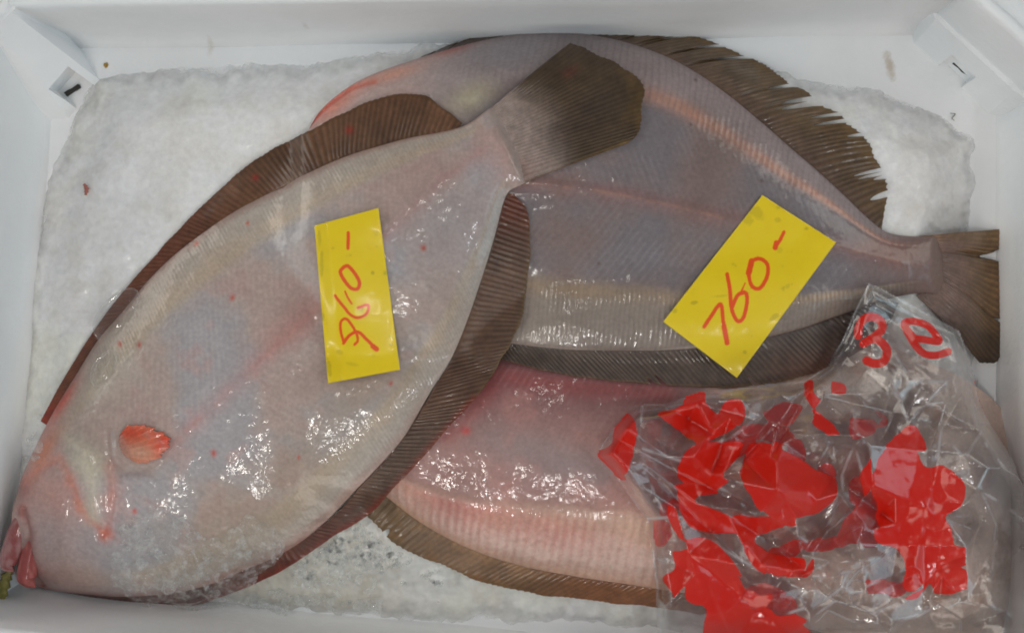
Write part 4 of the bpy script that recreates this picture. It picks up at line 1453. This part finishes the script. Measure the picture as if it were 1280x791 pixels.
def sheet(name, lift, amp, seed, creases, reds, glyphs, shrink, step=1.7, ck=.0045):
    us, vs = np.arange(735, 1290, step), np.arange(345, 815, step)
    u, v = np.meshgrid(us, vs, indexing='ij')
    sd_ = poly_sdf(u, v, BAG) + 4 * (fbm(u, v, 30, 2, seed) - .5) + shrink
    z = np.full(u.shape, .05)
    for _ in range(4):
        z = sample(base_bag, P(u, v, z)) + .001
    up = smooth(520, 420, v) * smooth(1010, 1060, u)             # the flatter top end of the bag
    cr, gap, idk, offs = facets(u, v, 40, seed, amp)
    cr = cr * (1 - .72 * up)
    crease_white = .55 * np.exp(-(gap / 1.6) ** 2) * smooth(.45, .7, fbm(u, v, 40, 3, seed + 15)) * (1 - .5 * up)  # white lines put into the film along creases and outline
    for k, c in enumerate(creases):
        d = seg_dist(u, v, c)
        crease_white = np.maximum(crease_white, .75 * np.exp(-(d / 2.0) ** 2) * smooth(.40, .7, fbm(u, v, 30, 3, seed + 20 + k)))
        hgt = ck * (.55 + .45 * math.sin(k * 2.3))
        cr = cr + hgt * np.maximum(0, 1 - d / 26)
    crease_white = np.maximum(crease_white, .35 * np.exp(-((sd_ + 2) / 1.6) ** 2) * smooth(.35, .65, fbm(u, v, 26, 3, seed + 60)))
    cr = cr + .0010 * np.abs(fbm(u, v, 40, 2, seed + 3) - .5) * 4 + .0003 * (fbm(u, v, 9, 2, seed + 4) - .5) * 2
    dome = .004 * blob(u, v, 930, 610, 150, 100) + .003 * up
    edge = smooth(0, -18, sd_)
    z = z + lift + (cr + dome) * (.25 + .75 * edge)
    ink = np.full(u.shape, 99.0)
    wob_u = u + 5 * (fbm(u, v, 14, 2, seed + 6) - .5) + 10 * offs[idk, 0]; wob_v = v + 5 * (fbm(u, v, 14, 2, seed + 7) - .5) + 10 * offs[idk, 1]
    for p in reds:
        ink = np.minimum(ink, poly_sdf(wob_u, wob_v, catmull(p + [p[0]], 5 * len(p))[:-1].tolist()) - 2.5)
    for p, wd in glyphs:
        ink = np.minimum(ink, seg_dist(u, v, catmull(p, 6 * len(p))) - wd)
    xyz = P(u, v, z)
    f = grid_faces(*u.shape)[:, ::-1]
    kp = (sd_ < 0).ravel()
    f = f[kp[f].all(1)]
    us_ = np.unique(f); rm = np.zeros(u.size, int); rm[us_] = np.arange(len(us_))
    return mesh_obj(name, xyz.reshape(-1, 3)[us_], rm[f], M_FILM, bag, loc=bag.location, attrs={"ink": ink.ravel()[us_], "crease_white": crease_white.ravel()[us_]})


sheet("back_film", .0008, .0050, 84, CREASES_B, RED_BACK, [], 6, ck=.003)
sheet("front_film", .0080, .0120, 95, CREASES_F, RED_FRONT, GLYPHS, 0)

# ------------------------------------------------------------------ ice lumps and small things


def lump_mesh(seed, sub=2):
    bm = bmesh.new()
    bmesh.ops.create_icosphere(bm, subdivisions=sub, radius=1.0)
    r = random.Random(seed)
    planes = [Vector((r.uniform(-1, 1), r.uniform(-1, 1), r.uniform(-1, 1))).normalized() for _ in range(9)]
    cuts = [r.uniform(.25, .7) for _ in planes]
    for v_ in bm.verts:
        d = v_.co.copy()
        for p, c in zip(planes, cuts):
            k = d.dot(p)
            if k > c:
                d -= p * (k - c) * .97
        v_.co = d
    me = bpy.data.meshes.new("ice_lump")
    for f_ in bm.faces:
        f_.smooth = True
    bm.to_mesh(me); bm.free()
    me.materials.append(M_LUMP)
    return me


lumps = [lump_mesh(k, 3) for k in range(8)]
spots = []
r = random.Random(5)
zones = [((150, 320), (640, 745), 34, (5, 13), "on"), ((300, 470), (680, 770), 40, (6, 17), "beside"), ((30, 60), (510, 610), 6, (6, 11), "beside_snout")]
labels = {"on": "clear wet lump of crushed ice on the lower edge of the largest fish",
          "beside": "clear wet lump of crushed ice between the largest fish and the box wall",
          "beside_snout": "clear wet lump of crushed ice beside the cheek of the largest fish"}
ZPOLY = {"on": [(155, 655), (200, 640), (250, 655), (310, 662), (345, 655), (330, 705), (300, 742), (215, 758), (150, 748)],
         "beside": [(305, 742), (370, 712), (420, 682), (460, 662), (480, 700), (470, 765), (330, 768)],
         "beside_snout": [(30, 560), (58, 500), (50, 560), (30, 620), (20, 610)]}
for (ux, vy, n, rs, zn) in zones:
    k = 0; tries = 0
    while k < n and tries < 4000:
        tries += 1
        u_, v_ = r.uniform(*ux), r.uniform(*vy)
        if poly_sdf(np.array([u_]), np.array([v_]), ZPOLY[zn])[0] > 0:
            continue
        rad = r.uniform(*rs)
        if any(math.hypot(u_ - a, v_ - b) < (rad + c) * .42 for a, b, c in spots):
            continue
        spots.append((u_, v_, rad)); k += 1
        p = top_at(np.array(u_), np.array(v_))
        o = bpy.data.objects.new("ice_lump", r.choice(lumps))
        s_ = rad * .00048
        o.scale = (s_ * r.uniform(.8, 1.3), s_ * r.uniform(.8, 1.2), s_ * r.uniform(.35, .6))
        o.rotation_euler = (r.uniform(-.4, .4), r.uniform(-.4, .4), r.uniform(0, 6.28))
        o.location = (p[0], p[1], p[2] + s_ * .10)
        COL.objects.link(o)
        tag(o, labels[zn], "ice", labels[zn].replace("clear wet lump", "lumps"))

# slush of half melted ice along the lower edge of the big fish
us, vs = np.arange(130, 372, 1.2), np.arange(625, 778, 1.2)
su, sv = np.meshgrid(us, vs, indexing='ij')
SL = [(148, 660), (185, 634), (235, 640), (262, 668), (300, 652), (346, 652), (352, 690), (330, 722), (300, 748), (230, 764), (160, 758), (140, 720)]
ssd = poly_sdf(su, sv, SL) + 46 * (fbm(su, sv, 26, 3, 501) - .5)
lum = fbm(su, sv, 15, 3, 502)
ridge = 1 - np.abs(fbm(su, sv, 19, 3, 503) - .5) * 5
sb = blur(dilate(TOPH, 3), 1, 2)
sz = np.full(su.shape, .04)
for _ in range(4):
    sz = sample(sb, P(su, sv, sz)) + .0006
sz = sz + (.0015 + .0075 * np.clip(lum - .3, 0, 1) + .0015 * np.clip(ridge, 0, 1)) * smooth(2, -16, ssd)
sp = P(su, sv, sz)
sf = grid_faces(*su.shape)[:, ::-1]
kq = (ssd < 0).ravel(); sf = sf[kq[sf].all(1)]
uq = np.unique(sf); rq = np.zeros(su.size, int); rq[uq] = np.arange(len(uq))
o = mesh_obj("ice_slush", sp.reshape(-1, 3)[uq], rq[sf], clear_mat("ice_slush", 0.50, 1.31, 0.09, 0.0030, 0.22))
tag(o, "wet glassy slush of half melted ice on the lower edge of the largest fish", "ice", kind="stuff")

# crumbs of ice strewn over the bed, too many to count
base_l = [lump_mesh(100 + k, 1) for k in range(4)]
pre = []
for m_ in base_l:
    co = np.array([v_.co[:] for v_ in m_.vertices]); fa_ = np.array([p.vertices[:] for p in m_.polygons])
    pre.append((co, fa_))
VV, FF, off = [], [], 0
cnt = 0
while cnt < 420:
    u_, v_ = r.uniform(30, 1225), r.uniform(60, 785)
    wgt = 1.0 if (v_ > 640 and u_ < 820) else 0
    if r.random() > wgt:
        continue
    if poly_sdf(np.array([u_]), np.array([v_]), ICE_POLY)[0] > -22:
        continue
    p = top_at(np.array(u_), np.array(v_), H=ICE_H)
    pt_ = top_at(np.array(u_), np.array(v_))
    if pt_[2] - p[2] > .001:
        continue
    co, fa_ = r.choice(pre)
    s_ = r.uniform(.0010, .0034) if v_ > 640 else r.uniform(.0006, .0016)
    th_ = r.uniform(0, 6.28)
    R_ = np.array([[math.cos(th_), -math.sin(th_), 0], [math.sin(th_), math.cos(th_), 0], [0, 0, .7]])
    VV.append((co * s_ * [r.uniform(.6, 1.5), 1, r.uniform(.4, .8)]) @ R_.T + p - [0, 0, s_ * .15]); FF.append(fa_ + off); off += len(co)
    cnt += 1
o = mesh_obj("ice_crumbs", np.concatenate(VV), np.concatenate(FF), M_LUMP, smoothed=False)
tag(o, "small clear crumbs of ice strewn over the packed ice", "ice", kind="stuff")


def dome(name, u_, v_, rx, ry, ang, h, label):
    bm = bmesh.new()
    bmesh.ops.create_uvsphere(bm, u_segments=48, v_segments=24, radius=1.0)
    rr_ = random.Random(int(u_))
    for q in bm.verts:
        a = math.atan2(q.co.y, q.co.x)
        k = 1 + .06 * math.sin(2 * a + 1) + .05 * math.sin(3 * a + u_)
        q.co.x *= k; q.co.y *= k
        if q.co.z < 0:
            q.co.z *= .25
        f_ = 1
    for f_ in bm.faces:
        f_.smooth = True
    me = bpy.data.meshes.new(name); bm.to_mesh(me); bm.free()
    me.materials.append(M_CLEAR)
    o = bpy.data.objects.new(name, me)
    p = top_at(np.array(float(u_)), np.array(float(v_)))
    o.scale = (rx * .0005, ry * .0005, h)
    o.rotation_euler = (0, 0, math.radians(ang))
    o.location = (p[0], p[1], p[2] + h * .1)
    COL.objects.link(o)
    return tag(o, label, "ice")


dome("melting_ice_chip", 146, 395, 38, 24, 52, .0045, "larger clear rounded ice chip melting on the dorsal fin edge of the largest fish")
dome("melting_ice_chip", 130, 462, 14, 28, -20, .003, "small clear ice chip on the skin just below the larger rounded chip")


def fleck(name, pts, rad, color, label, cat, zl_=None):
    c = catmull(pts, 14)
    p = top_at(c[:, 0], c[:, 1], .0004) if zl_ is None else P(c[:, 0], c[:, 1], np.full(14, zl_))
    tg = np.gradient(p, axis=0); tg /= np.linalg.norm(tg, axis=1)[:, None] + 1e-9
    sd_ = np.cross(tg, [0, 0, 1])
    a = np.linspace(0, 2 * np.pi, 8, endpoint=False)
    rr_ = rad * .0005 * (0.35 + .65 * np.sin(np.linspace(.25, 2.9, 14))) * (1 + .3 * np.sin(np.arange(14) * 2.1))
    ring = p[:, None] + rr_[:, None, None] * (sd_[:, None] * np.cos(a)[None, :, None] + np.array([0, 0, .6])[None, None] * np.sin(a)[None, :, None])
    i = np.arange(14 * 8).reshape(14, 8); j = np.roll(i, -1, 1)
    f = np.stack([i[:-1], j[:-1], j[1:], i[1:]], -1).reshape(-1, 4)
    o = mesh_obj(name, ring, f, plain_mat(name + "_stuff", lin(*color) * 1.5, .5), loc=tuple(p[7]))
    bm = bmesh.new(); bm.from_mesh(o.data); bm.verts.ensure_lookup_table()
    bm.faces.new([bm.verts[int(q)] for q in i[0]]); bm.faces.new([bm.verts[int(q)] for q in i[-1]])
    bmesh.ops.recalc_face_normals(bm, faces=bm.faces)
    bm.to_mesh(o.data); bm.free()
    return tag(o, label, cat)


fleck("red_shred", [(105, 230), (108, 236), (107, 244)], 3.0, (140, 84, 74), "tiny reddish shred lying on the ice beside the wall", "shred")
fleck("brown_crumb", [(130, 81), (133, 82), (135, 83)], 3.4, (150, 118, 50), "tiny yellowish brown crumb on the foam by the corner post", "crumb")
fleck("dark_hair", [(1188, 142), (1194, 143), (1190, 148), (1193, 151)], 0.8, (120, 116, 108), "tiny dark curled fibre on the ice below the drain notch", "fibre")
fleck("weed_strand", [(14, 712), (8, 722), (4, 738), (2, 752)], 7, (98, 92, 40), "olive weed strand hanging at the mouth of the largest fish", "weed", float(zl + .003))
